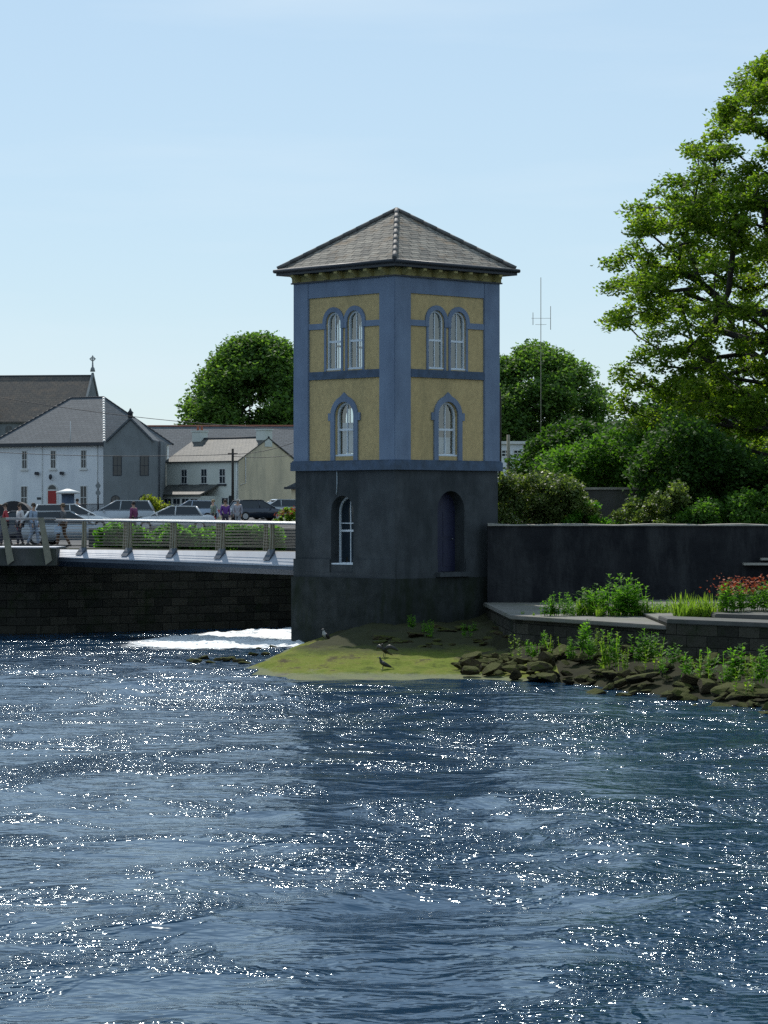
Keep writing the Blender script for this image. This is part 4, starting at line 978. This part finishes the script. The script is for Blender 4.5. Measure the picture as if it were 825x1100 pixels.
# cottage
ct = empty('cottage', (0, 0, 0), 0, 'pale cottage with a cream gable end, two chimneys and a lean-to porch', 'cottage')
Yc = 245; th = R(42); fr_, sd_ = house_frame((X(256, Yc), Yc, 0), th); W_, D_ = 9.0, 7.3; evc, rgc = Z(495, Yc), Z(472, 250)
body(B(), fr_, W_, D_, g0, evc, rgc).build('wall', M['palewall'], ct)
b = B(); b.plate([(.0, g0), (D_, g0), (D_, evc), (D_ / 2, rgc - .02), (0, evc)], [], sd_, .03, .004); b.build('gable_wall', M['creamwall'], ct)
rf = roof_gable(fr_, W_, D_, evc, rgc, M['slatecot'], ct, .2, .12, .12, M['darktrim'])
for i, uu in enumerate((.45, W_ - .5)):
    p = fr_(uu, rgc, -D_ / 2); b = B(); rot = Matrix.Translation(p) @ Matrix.Rotation(-th, 4, 'Z'); b.box(-.55, .55, -.45, .45, -.7, .75, rot); b.box(-.62, .62, -.52, .52, .751, .87, rot); ch = b.build('chimney', M['palewall'], rf)
    if uu > 2:
        for dx in (-.25, .25): b = B(); b.lathe([(.13, 0), (.1, .3), (.13, .45)], 8, rot @ Vector((dx, 0, .87))); b.build('chimney_pot', M['ridge'], ch)
cu = lambda px: (256 - px) / 12.4 / math.cos(th)
for px in (194, 217, 238): win_rect(ct, fr_, cu(px), Z(520, Yc + 3), .8, 1.35, sill='darktrim')
win_rect(ct, fr_, cu(241), Z(549, Yc + 1), .9, 1.2); win_rect(ct, fr_, cu(247), Z(551, Yc), .35, 1.5, frame='darktrim', sill=None)
b = B(); ua, ub = cu(232), cu(178); zt = Z(526, Yc + 4); zb = Z(533, Yc + 4)
b.plate(rect(ua, ub, g0, zb), [], fr_, 2.0, .02); pw = b.build('porch_wall', M['palewall'], ct)
b = B(); q = [fr_(ua - .2, zb, 2.3), fr_(ub + .2, zb, 2.3), fr_(ub + .2, zt + .3, 0.01), fr_(ua - .2, zt + .3, 0.01)]; hi = [v + Vector((0, 0, .14)) for v in q]
b.face(q); b.face(hi); b.face([q[0], q[1], hi[1], hi[0]]); b.face([q[0], q[3], hi[3], hi[0]]); b.face([q[1], q[2], hi[2], hi[1]]); b.build('porch_roof', M['slatecot'], ct, uv=True)
for i in range(4): win_rect(ct, fr_, ua + .8 + i * 1.1, Z(549, Yc + 4), 1.0, 1.15, d=2.0, sill=None)
b = B(); b.tube([fr_(.12, evc - .1, .08), fr_(.12, g0, .08)], .05, 6); b.build('drainpipe', M['trim'], ct); b = B(); b.tube([sd_(.8, evc + .3, .1), sd_(.8, evc - 1.9, .1), sd_(.2, evc - 2.1, .1)], .04, 6); b.build('drainpipe', M['trim'], ct)
# long grey roofed building behind
lb = empty('long_building', (0, 0, 0), 0, 'long grey slate roofed building with a red ridge behind the cottage', 'building')
Yl = 285; fr_, sd_ = house_frame((X(352, Yl), Yl, 0), R(2)); WL = (352 - 140) / FPX * Yl; body(B(), fr_, WL, 11, g0, Z(498, Yl), Z(459, 290)).build('wall', M['palewall'], lb)
roof_gable(fr_, WL, 11, Z(498, Yl), Z(459, 290), M['slatehouse'], lb, .3, .2, .15, M['ridge'])
# church
chh = empty('church', (0, 0, 0), 0, 'old stone church with a steep brown slate roof behind the white house', 'church')
Yk = 300; th = R(6); fr_, sd_ = house_frame((X(88, Yk), Yk, 0), th); WK, DK = 22, 11; ek, rk = Z(452, Yk), Z(405, Yk + 5)
body(B(), fr_, WK, DK, g0, ek, rk).build('wall', M['greywall'], chh)
rf = roof_gable(fr_, WK, DK, ek, rk, M['slateold'], chh, .25, -.05, .16, M['darktrim'])
b = B(); sl_ = (rk - ek) / (DK / 2)
b.plate([(-.3, ek - .2), (DK / 2, rk + .1), (DK + .3, ek - .2), (DK + .3, ek + .2), (DK / 2, rk + .5), (-.3, ek + .2)], [], sd_, .12, -.12); b.build('gable_coping', M['greywall'], rf)
p = sd_(DK / 2, rk + .6, 0); b = B(); b.lathe([(.28, 0), (.2, .4), (.1, .5), (.08, 1.0)], 8, p); b.tube([p + Vector((0, 0, .95)), p + Vector((0, 0, 1.75))], .07, 6)
for i in range(12): a = 2 * PI * i / 12; a2 = 2 * PI * (i + 1) / 12; b.tube([p + Vector((.22 * math.cos(a), 0, 1.38 + .22 * math.sin(a))), p + Vector((.22 * math.cos(a2), 0, 1.38 + .22 * math.sin(a2)))], .05, 5, cap=False)
b.tube([p + Vector((-.34, 0, 1.38)), p + Vector((.34, 0, 1.38))], .06, 6); b.build('cross_finial', M['greywall'], rf)
for i in range(5): win_rect(chh, fr_, 6.0 + i * 1.9, ek - 2.3, .9, 1.9, frame='greywall', sill=None, archtop=True)
b = B(); p = fr_(9.7, 0, .6); b.box(p.x - 1.3, p.x + .45, p.y, p.y + 1.2, g0, Z(418, Yk)); b.plate([(p.x - 1.4, Z(418, Yk)), (p.x + .6, Z(418, Yk)), (p.x - .5, Z(411, Yk))], [], lambda u, z, d: Vector((u, p.y - d, z)), .1, -1.3); b.build('buttress_turret', M['greywall'], chh)
# small outbuilding by the tower, pale building to the right, grey building behind the great tree
ob = empty('outbuilding', (0, 0, 0), 0, 'low pale outbuilding with dark eaves just left of the tower', 'building')
Yo = 215; x0, x1 = X(313, Yo), X(345, Yo); b = B(); b.box(x0, x1, Yo, Yo + 4, 3.9, Z(524, Yo)); b.build('wall', M['creamwall'], ob)
b = B(); b.plate([(x0 - .5, Z(524, Yo)), (x1 + .5, Z(524, Yo)), (x1 - .5, Z(513, Yo)), (x0 + 1.1, Z(513, Yo))], [], lambda u, z, d: Vector((u, Yo - d, z)), .3, -4.3); b.build('roof', M['slatehouse'], ob, uv=True)
b = B(); b.box(x0 - .55, x1 + .55, Yo - .4, Yo - .302, Z(525.5, Yo), Z(523, Yo)); b.build('gutter', M['darktrim'], ob)
pb = empty('pale_building', (0, 0, 0), 0, 'flat roofed pale building just right of the tower behind the ivy', 'building')
Yp = 190; x0, x1 = X(500, Yp), X(562, Yp); b = B(); b.box(x0, x1, Yp, Yp + 8, 3.6, Z(477, Yp)); b.build('wall', M['white'], pb)
b = B(); b.box(x0 - .2, x1 + .2, Yp - .2, Yp + 8.2, Z(477, Yp) + .001, Z(474, Yp)); b.build('roof', M['trim'], pb)
fl = lambda u, z, d: Vector((u, Yp - d, z))
for px in (524, 543, 556): win_rect(pb, fl, X(px, Yp), Z(491, Yp), .6, .5, sill=None)
gb = empty('grey_building', (0, 0, 0), 0, 'tall grey building showing through the leaves of the great tree', 'building')
Yb = 220; x0, x1 = X(766, Yb), X(806, Yb); b = B(); b.box(x0, x1, Yb, Yb + 6, 3.6, Z(418, Yb)); b.build('wall', M['greywall'], gb)
b = B(); b.box(x0 - .15, x1 + .15, Yb - .15, Yb + 6.15, Z(418, Yb) + .001, Z(415, Yb)); b.build('parapet', M['greywall'], gb)
fl = lambda u, z, d: Vector((u, Yb - d, z))
for zz in (430, 470): 
    for px in (778, 795): win_rect(gb, fl, X(px, Yb), Z(zz, Yb), .7, 1.0, sill=None)

# poles, mast, wires, kiosk, post
def pole(name, label, cat, px, py0, Y, r=.12, m='bark', arms=(), zb=None, group=None):
    x = X(px, Y); z0 = zb if zb is not None else gz(x, Y) - .1; e = empty(name, (x, Y, z0), 0, label, cat, group)
    h = Z(py0, Y) - z0; b = B(); b.tube([(0, 0, 0), (0, 0, h)], [r, r * .75], 8); b.build('shaft', M[m], e)
    for (hz, half) in arms: b = B(); b.tube([(-half, 0, h - hz), (half, 0, h - hz)], r * .4, 5); b.build('crossarm', M[m], e)
    return e
pole('utility_pole', 'dark wooden utility pole standing before the cottage gable', 'pole', 250, 482, 200, .11, arms=((.35, .35),))
pole('utility_pole', 'taller dark pole just right of the tower, before the pale building', 'pole', 537, 420, 140, .09)
pole('utility_pole', 'short grey pole right of the tower, beside the taller one', 'pole', 546, 467, 150, .11, 'post')
pole('post', 'grey post showing between bushes under the great tree', 'post', 682, 432, 140, .16, 'concrete')
ms = pole('radio_mast', 'thin tall radio mast before the domed tree', 'mast', 581, 298, 180, .028, 'post', arms=((2.6, .6), (3.0, .35), (5.5, .2)))
b = B(); h_ = Z(298, 180) - 3.9; b.tube([(.62, 0, h_ - 3.3), (.62, 0, h_ - 1.8)], .02, 5); b.tube([(-.5, 0, h_ - 3.0), (-.5, 0, h_ - 2.2)], .02, 5); b.build('antenna', M['post'], ms)
def wire(label, p0, p1, sag, grp=None):
    b = B(); b.tube([p0.lerp(p1, t / 14) - Vector((0, 0, sag * 4 * (t / 14) * (1 - t / 14))) for t in range(15)], .022, 5); tag(b.build('overhead_wire', M['darktrim']), label, 'wire', grp)
wire('overhead wire sloping down across the church and white house roofs', P(-60, 416, 200), P(250, 482, 200) - Vector((0, 0, .1)) if False else P(330, 462, 200), .5)
wire('lower overhead wire crossing the white house wall to the wooden pole', P(-60, 482, 200), P(250, 488, 199.85), .3)
wire('overhead wire from the wooden pole up towards the tower', P(250, 488, 199.85), P(345, 462, 199), .4)
wire('second wire from the wooden pole towards the tower', P(250, 490, 199.85), P(345, 482, 199), .3)
k_ = empty('stone_kiosk', (X(73, 185), 185, gz(-20, 185) - .1), 0, 'round grey pillar with a flat pale cap before the white house', 'pillar')
b = B(); b.lathe([(.5, 0), (.5, .35), (.42, .4), (.42, 2.0)], 12); b.build('shaft', M['bluegrey'], k_); b = B(); b.lathe([(.42, 2.001), (.78, 2.03), (.78, 2.14), (.4, 2.25), (.1, 2.34)], 12); b.build('cap', M['trim'], k_)
sp_ = pole('signal_post', 'slim post with round signs at the right corner of the white house', 'sign post', 105.5, 518, 200, .05, 'darktrim')
for i, dz in enumerate((.25, .75)):
    b = B(); h_ = Z(518, 200) - sp_.location.z - dz; b.prism([(.18 * math.cos(a * PI / 6), .18 * math.sin(a * PI / 6)) for a in range(12)], lambda u, z, d, h_=h_: Vector((u, d, h_ + z)), -.12, -.06); b.build('sign_disc', M['greywall'], sp_)
# railings before the white house
rl = empty('iron_railing', (0, 0, 0), 0, 'dark iron railing between the pillar and the grey gabled house', 'railing')
b = B(); 
for i in range(26): px = 80 + i * 1.2; b.tube([P(px, 541, 235), P(px, 552, 235)], .025, 4)
for y_ in (541.5, 551): b.tube([P(79, y_, 235), P(111, y_, 235)], .03, 5)
b.build('bars', M['darktrim'], rl)['kind'] = 'stuff'
# barrel roofed shelter at far left
sh = empty('barrel_shelter', (X(16, 135), 135, gz(-18, 135)), 0, 'dark barrel roofed shelter at the far left behind the railing', 'shelter')
b = B(); prof = [(.78 * math.cos(PI * i / 14), 1.02 + .72 * math.sin(PI * i / 14)) for i in range(15)]
b.prism(prof, lambda u, z, d: Vector((u, d, z)), -.5, 1.3); b.build('canopy', plain('dark_canvas', (.045, .035, .035)), sh)
b = B(); b.prism([(p[0] * 1.04, p[1] + .03) for p in prof] + [(-.8, 1.0), (.8, 1.0)][:0], lambda u, z, d: Vector((u, d, z)), -.56, -.501); b.build('rim', plain('dark_rim', (.03, .03, .035)), sh)
b = B()
for sx in (-.7, .7):
    for sy in (-.4, 1.2): b.box(sx - .05, sx + .05, sy - .05, sy + .05, 0, 1.02)
b.build('frame', M['darktrim'], sh)
b = B(); b.prism([(.7 * math.cos(PI * i / 14) - .95, 1.02 + .6 * math.sin(PI * i / 14)) for i in range(15)], lambda u, z, d: Vector((u, d, z)), .8, 2.6); b.build('rear_canopy', plain('tan_canvas', (.10, .07, .05)), sh)

# ------------------------------------------------------------------ cars
def car(label, px, Y, rz, col, L=4.1, H=1.45, kind='hatch', grp='parked cars behind the footbridge'):
    x = X(px, Y); e = empty('parked_car', (x, Y, gz(x, Y) + .01), rz, label, 'car', grp); W = 1.72; h = L / 2
    side = lambda u, z, d: Vector((u, d, z))
    pt = paint('car_paint', col); bh = .92 if H < 1.6 else 1.02
    b = B(); pr = [(-h + .05, .22), (-h, .5), (-h + .05, .82), (-h + .2, bh), (h * .42, bh), (h * .88, bh - .2), (h - .02, bh - .36), (h, .42), (h - .08, .22)]
    b.prism(pr, side, -W / 2, W / 2); bmesh.ops.bevel(b.bm, geom=list(b.bm.edges), offset=.07, segments=3, affect='EDGES'); bo_ = b.build('body', pt, e)
    for f in bo_.data.polygons: f.use_smooth = True
    back = -h + (.18 if kind != 'saloon' else .75)
    gl = [(back - .02, bh - .04), (back + .28, H - .08), (back + .6, H - .03), (h * .05, H - .03), (h * .52, bh - .04)]
    b = B(); va = [b.bm.verts.new((u, -W / 2 + .06 + .2 * (z - bh + .04) / (H - bh), z)) for u, z in gl]; vb = [b.bm.verts.new((u, W / 2 - .06 - .2 * (z - bh + .04) / (H - bh), z)) for u, z in gl]
    b.bm.faces.new(va); b.bm.faces.new(vb[::-1])
    for j in range(5): b.bm.faces.new((va[j], vb[j], vb[(j + 1) % 5], va[(j + 1) % 5]))
    b.build('glass', M['glass'], e)
    b = B(); b.prism([(back + .2, H - .07), (back + .55, H - .01), (h * .05, H), (h * .16, H - .07), (h * .05, H - .05), (back + .6, H - .05)], side, -W / 2 + .22, W / 2 - .22); b.build('roof', pt, e)
    for s in (-1, 1):
        b = B(); yb, yt = s * (W / 2 - .055), s * (W / 2 - .25)
        b.tube([(h * .53, yb, bh - .03), (h * .06, yt, H - .04)], .035, 5); b.tube([(back - .02, yb, bh - .03), (back + .28, yt, H - .06)], .05, 5); b.tube([(-.1, yb, bh - .03), (-.15, yt, H - .04)], .035, 5); b.tube([(back + .28, yt, H - .06), (h * .06, yt, H - .03)], .035, 5); b.build('window_frame', pt, e)
    for s in (-1, 1):
        for wx in (-h * .62, h * .64):
            b = B(); b.prism([(wx + .31 * math.cos(2 * PI * i / 18), .31 + .31 * math.sin(2 * PI * i / 18)) for i in range(18)], side, s * (W / 2 - .2), s * (W / 2 + .01)); wl = b.build('wheel', M['tyre'], e)
            b = B(); b.prism([(wx + .2 * math.cos(2 * PI * i / 14), .31 + .2 * math.sin(2 * PI * i / 14)) for i in range(14)], side, s * (W / 2 + .011), s * (W / 2 + .025)); b.build('rim', M['rim'], wl)
        b = B(); b.box(h - .12, h - .0, s * .62 - .14, s * .62 + .14, .55, .68, bevel=.02); b.build('headlight', M['lamp'], e)
        b = B(); b.box(-h - .005, -h + .12, s * .68 - .1, s * .68 + .1, .6, .82, bevel=.02); b.build('tail_light', M['tail'], e)
        b = B(); b.box(h * .36, h * .36 + .1, s * (W / 2 + .08) - .07, s * (W / 2 + .08) + .07, .9, 1.02, bevel=.02); b.build('mirror', pt, e)
    return e
car('silver blue hatchback behind the man at the left end of the footbridge', 72, 117.5, R(8), (.38, .42, .46))
car('dark car with red tail lights at the far left below the shelter', 20, 119.5, R(170), (.03, .035, .05))
car('white estate car behind the silver blue hatchback', 78, 152, R(5), (.7, .72, .73), L=4.6, H=1.5)
car('large silver people carrier left of the yellow green shrub', 128, 168, R(182), (.42, .46, .5), L=4.4, H=1.6)
car('low silver grey saloon with pale roof above the hedge', 186, 150, R(184), (.62, .64, .66), L=4.5, H=1.42, kind='saloon')
car('dark blue hatchback before the cream gable wall', 276, 196, R(25), (.02, .03, .05), L=3.9)
car('light grey hatchback right of the dark blue one', 297, 203, R(200), (.45, .48, .5), L=3.9)
car('pale blue car roof just showing beside the porch shrub', 205, 190, R(180), (.35, .42, .52), L=3.8)

# ------------------------------------------------------------------ people and birds
def skin(name, verts, edges, radii, m, parent, lv=1, root=0):
    me = bpy.data.meshes.new('tmp'); me.from_pydata(verts, edges, []); o = bpy.data.objects.new('tmp', me); COL.objects.link(o)
    md = o.modifiers.new('s', 'SKIN'); me = o.data
    if not me.skin_vertices: me.attributes  # layer is made with the modifier
    if not me.skin_vertices:
        bmm = bmesh.new(); bmm.from_mesh(me); bmm.verts.layers.skin.verify(); bmm.to_mesh(me); bmm.free()
    for i, r in enumerate(radii):
        sv = me.skin_vertices[0].data[i]; sv.radius = (r if isinstance(r, tuple) else (r, r)); sv.use_root = (i == root)
    md.use_smooth_shade = True; sb = o.modifiers.new('d', 'SUBSURF'); sb.levels = lv; sb.render_levels = lv
    dg = bpy.context.evaluated_depsgraph_get(); dg.update(); me2 = bpy.data.meshes.new_from_object(o.evaluated_get(dg)); bpy.data.objects.remove(o); me2.name = name
    me2.materials.clear(); return link(name, me2, m, parent)
def person(label, px, Y, rz, top, legs, hair=(.05, .035, .025), stride=.22, z=None, h=1.0, cap=None, bag=None, grp=None, bald=False):
    x = X(px, Y); e = empty('person', (x, Y, z if z is not None else gz(x, Y)), rz, label, 'person', grp); e.scale = (h,) * 3; s = stride
    J = dict(pel=(0, 0, .94), spi=(0, .0, 1.14), che=(0, 0, 1.34), nec=(0, 0, 1.47), hd=(0, .015, 1.56), ht=(0, .02, 1.66),
             sl=(-.18, 0, 1.40), el=(-.23, -s * .3, 1.13), wl=(-.24, s * .5, .90), sr=(.18, 0, 1.40), er=(.23, s * .1 - .04, 1.13), wr=(.24, s * .2 + .04, .89),
             hl=(-.09, 0, .90), kl=(-.10, s * .75, .50), al=(-.10, s * .9, .09), tl=(-.11, s * .9 + .17, .04), hr=(.09, 0, .90), kr=(.10, -s * .2, .50), ar=(.10, -s * 1.2, .12), tr=(.11, -s * 1.2 + .16, .03))
    rad = dict(pel=.125, spi=.115, che=.135, nec=.05, hd=.075, ht=.078, sl=.06, el=.042, wl=.028, sr=.06, er=.042, wr=.028, hl=.085, kl=.058, al=.04, tl=.035, hr=.085, kr=.058, ar=.04, tr=.035)
    E = [('pel', 'spi'), ('spi', 'che'), ('che', 'nec'), ('nec', 'hd'), ('hd', 'ht'), ('che', 'sl'), ('sl', 'el'), ('el', 'wl'), ('che', 'sr'), ('sr', 'er'), ('er', 'wr'), ('pel', 'hl'), ('hl', 'kl'), ('kl', 'al'), ('al', 'tl'), ('pel', 'hr'), ('hr', 'kr'), ('kr', 'ar'), ('ar', 'tr')]
    ks = list(J); V = [Vector(J[k]) for k in ks]; rd = [rad[k] for k in ks]; ed = [(ks.index(a), ks.index(b_)) for a, b_ in E]
    for side, wk in ((-1, 'wl'), (1, 'wr')):    # palm, four fingers and a thumb
        wv = Vector(J[wk]); pi = len(V); V.append(wv + Vector((0, .01, -.08))); rd.append(.026); ed.append((ks.index(wk), pi))
        for fi, (dy, ln) in enumerate(((-.03, .06), (-.01, .075), (.012, .07), (.032, .055))):
            a_ = len(V); V.append(V[pi] + Vector((0, dy, -ln * .55))); rd.append(.009); V.append(V[pi] + Vector((-side * .02, dy, -ln))); rd.append(.008); ed += [(pi, a_), (a_, a_ + 1)]
        a_ = len(V); V.append(V[pi] + Vector((-side * .01, .045, .0))); rd.append(.01); V.append(V[pi] + Vector((-side * .02, .055, -.035))); rd.append(.008); ed += [(pi, a_), (a_, a_ + 1)]
    bd = skin('body', V, ed, rd, M['skin'], e)
    def sub(nm, keys, grow, m):
        ix = {k: i for i, k in enumerate(keys)}
        return skin(nm, [J[k] for k in keys], [(ix[a], ix[b_]) for a, b_ in E if a in ix and b_ in ix], [rad[k] + grow for k in keys], m, e)
    mt = plain('top_cloth', top); sub('jacket', ['spi', 'che', 'pel', 'sl', 'el', 'wl', 'sr', 'er', 'wr'], .022, mt)
    sub('trousers', ['pel', 'hl', 'kl', 'al', 'hr', 'kr', 'ar'], .018, plain('trouser_cloth', legs))
    for k in ('al', 'ar'):
        b = B(); c = Vector(J[k]); tk = Vector(J['t' + k[1]]); b.tube([c + Vector((0, -.05, -.04)), c + Vector((0, .03, -.03)), tk + Vector((0, .03, 0))], [.045, .05, .035], 8); b.build('shoe', plain('shoe', (.03, .03, .03)), e)
    # face: nose, eyes, mouth, ears
    b = B(); b.tube([(0, .09, 1.63), (0, .118, 1.595), (0, .095, 1.585)], [.008, .016, .01], 6); b.tube([(-.088, .02, 1.64), (-.09, .02, 1.585)], .014, 6); b.tube([(.088, .02, 1.64), (.09, .02, 1.585)], .014, 6); b.build('face', M['skin'], e)
    b = B()
    for sx in (-.03, .03): b.lathe([(.004, -.008), (.009, 0), (.004, .008)], 6, (sx, .098, 1.628))
    b.tube([(-.022, .094, 1.553), (.022, .094, 1.553)], .005, 5); b.build('eyes_and_mouth', plain('dark_eye', (.05, .02, .02)), e)
    b = B(); prof = [(.094, 1.60), (.1, 1.66), (.085, 1.715), (.05, 1.745), (.01, 1.755)]
    b.lathe(prof, 14, (0, -.004, 0)); b.build('cap' if cap else 'hair', plain('headwear', cap or hair), e)
    if cap: b = B(); b.box(-.07, .07, .07, .17, 1.655, 1.675, bevel=.006); b.build('cap_peak', plain('peak', cap), e)
    if bag: b = B(); b.box(-.33, -.20, s * .5 - .14, s * .5 + .14, .55, .84, bevel=.03); b.tube([(-.26, s * .5 - .07, .84), (-.25, s * .5, .93), (-.26, s * .5 + .07, .84)], .01, 5); tag(b.build('bag', plain('bag_cloth', bag)), None, None); bpy.data.objects['bag'].parent = e if True else None
    return e
person('man in a brown cap and brown trousers walking behind the left railing', 67.5, 112.2, R(80), (.10, .10, .11), (.13, .07, .04), cap=(.14, .09, .05), bag=(.4, .5, .62), z=3.2)
person('woman in a plum top standing beside the people carrier', 143.5, 135, R(60), (.22, .05, .13), (.05, .05, .07), hair=(.03, .02, .02), stride=.05)
person('person in a bright purple jacket near the wooden pole', 242, 150, R(200), (.13, .04, .24), (.06, .05, .08), hair=(.06, .03, .02), stride=.1)
person('grey haired person in pale clothes right of the purple jacket', 255.5, 155, R(160), (.35, .34, .38), (.3, .3, .32), hair=(.4, .38, .36), stride=.1)
person('fair haired person left of the dark haired one, before the porch', 229, 152, R(120), (.16, .2, .16), (.05, .05, .06), hair=(.3, .22, .12), stride=.1)
person('person behind the white car, only the head showing', 83, 160, R(20), (.1, .1, .12), (.05, .05, .07), stride=.1)
person('person in pale blue clothes seen through the far left railing', 36, 113.5, R(250), (.3, .38, .5), (.3, .36, .46), stride=.18, z=3.22)
person('person in a red jacket at the far left edge behind the railing', 6, 113.8, R(100), (.4, .04, .05), (.04, .04, .06), stride=.2, z=3.22)
person('person in a white top between the red and the pale blue clothes', 21.5, 114.5, R(120), (.6, .6, .6), (.04, .04, .06), stride=.15, z=3.22)

def bird(label, px, py, Y, rz, spread=False, pale=True, sc=1.0, crouch=False):
    x = X(px, Y); z = apron_z(x, Y); e = empty('bird', (x, Y, z), rz, label, 'bird'); e.scale = (sc,) * 3
    bl = plain('dark_feather', (.02, .02, .022), .5); gr = plain('pale_feather', (.5, .5, .48), .6) if pale else bl
    dz = -.03 if crouch else 0
    V = [(0, 0, .19 + dz), (0, -.10, .15 + dz), (0, -.21, .10 + dz), (0, .06, .26 + dz), (0, .085, .33 + dz), (0, .10, .385 + dz), (0, .13, .385 + dz)]
    skin('body', V, [(0, 1), (1, 2), (0, 3), (3, 4), (4, 5), (5, 6)], [.075, .055, .016, .055, .032, .034, .02], gr, e)
    skin('head', [(0, .083, .33 + dz), (0, .10, .387 + dz), (0, .125, .388 + dz)], [(0, 1), (1, 2)], [.036, .038, .026], bl, e)
    b = B(); b.tube([(0, .145, .385 + dz), (0, .21, .372 + dz)], [.014, .003], 6); b.build('beak', bl, e)
    b = B()
    for s in (-.03, .03):
        b.tube([(s, 0, .13 + dz), (s, .01, .02)], .009, 5)
        for a in (-.5, 0, .5): b.tube([(s, .01, .015), (s + .05 * math.sin(a), .06, .006)], .005, 4)
    b.build('legs', bl, e)
    for s in (-1, 1):
        if spread: V = [(s * .06, .04, .25 + dz), (s * .2, .02, .33 + dz), (s * .34, -.06, .27 + dz), (s * .42, -.14, .2 + dz)]
        else: V = [(s * .06, .05, .24 + dz), (s * .072, -.05, .18 + dz), (s * .05, -.16, .13 + dz), (s * .02, -.26, .09 + dz)]
        o = skin('wing', V, [(0, 1), (1, 2), (2, 3)], [(.03, .05), (.022, .07), (.014, .05), (.006, .02)], bl, e)
    b = B(); b.prism([(-.03, 0), (.03, 0), (.04, -.13), (-.04, -.13)], lambda u, z_, d: Vector((u, -.2 + z_, .1 + d + dz + z_ * .3)), -.008, .008); b.build('tail', bl, e)
    return e
bird('upright black and white bird on the grassy bank beside the tower corner', 349, 697, 90.5, R(150), sc=1.05)
bird('dark bird holding its wings open near the water edge', 413, 712, 83.5, R(140), spread=True, pale=False, sc=1.0)
bird('dark crouching bird just in front of the one with open wings', 411.5, 722, 80.3, R(100), pale=False, sc=.95, crouch=True)
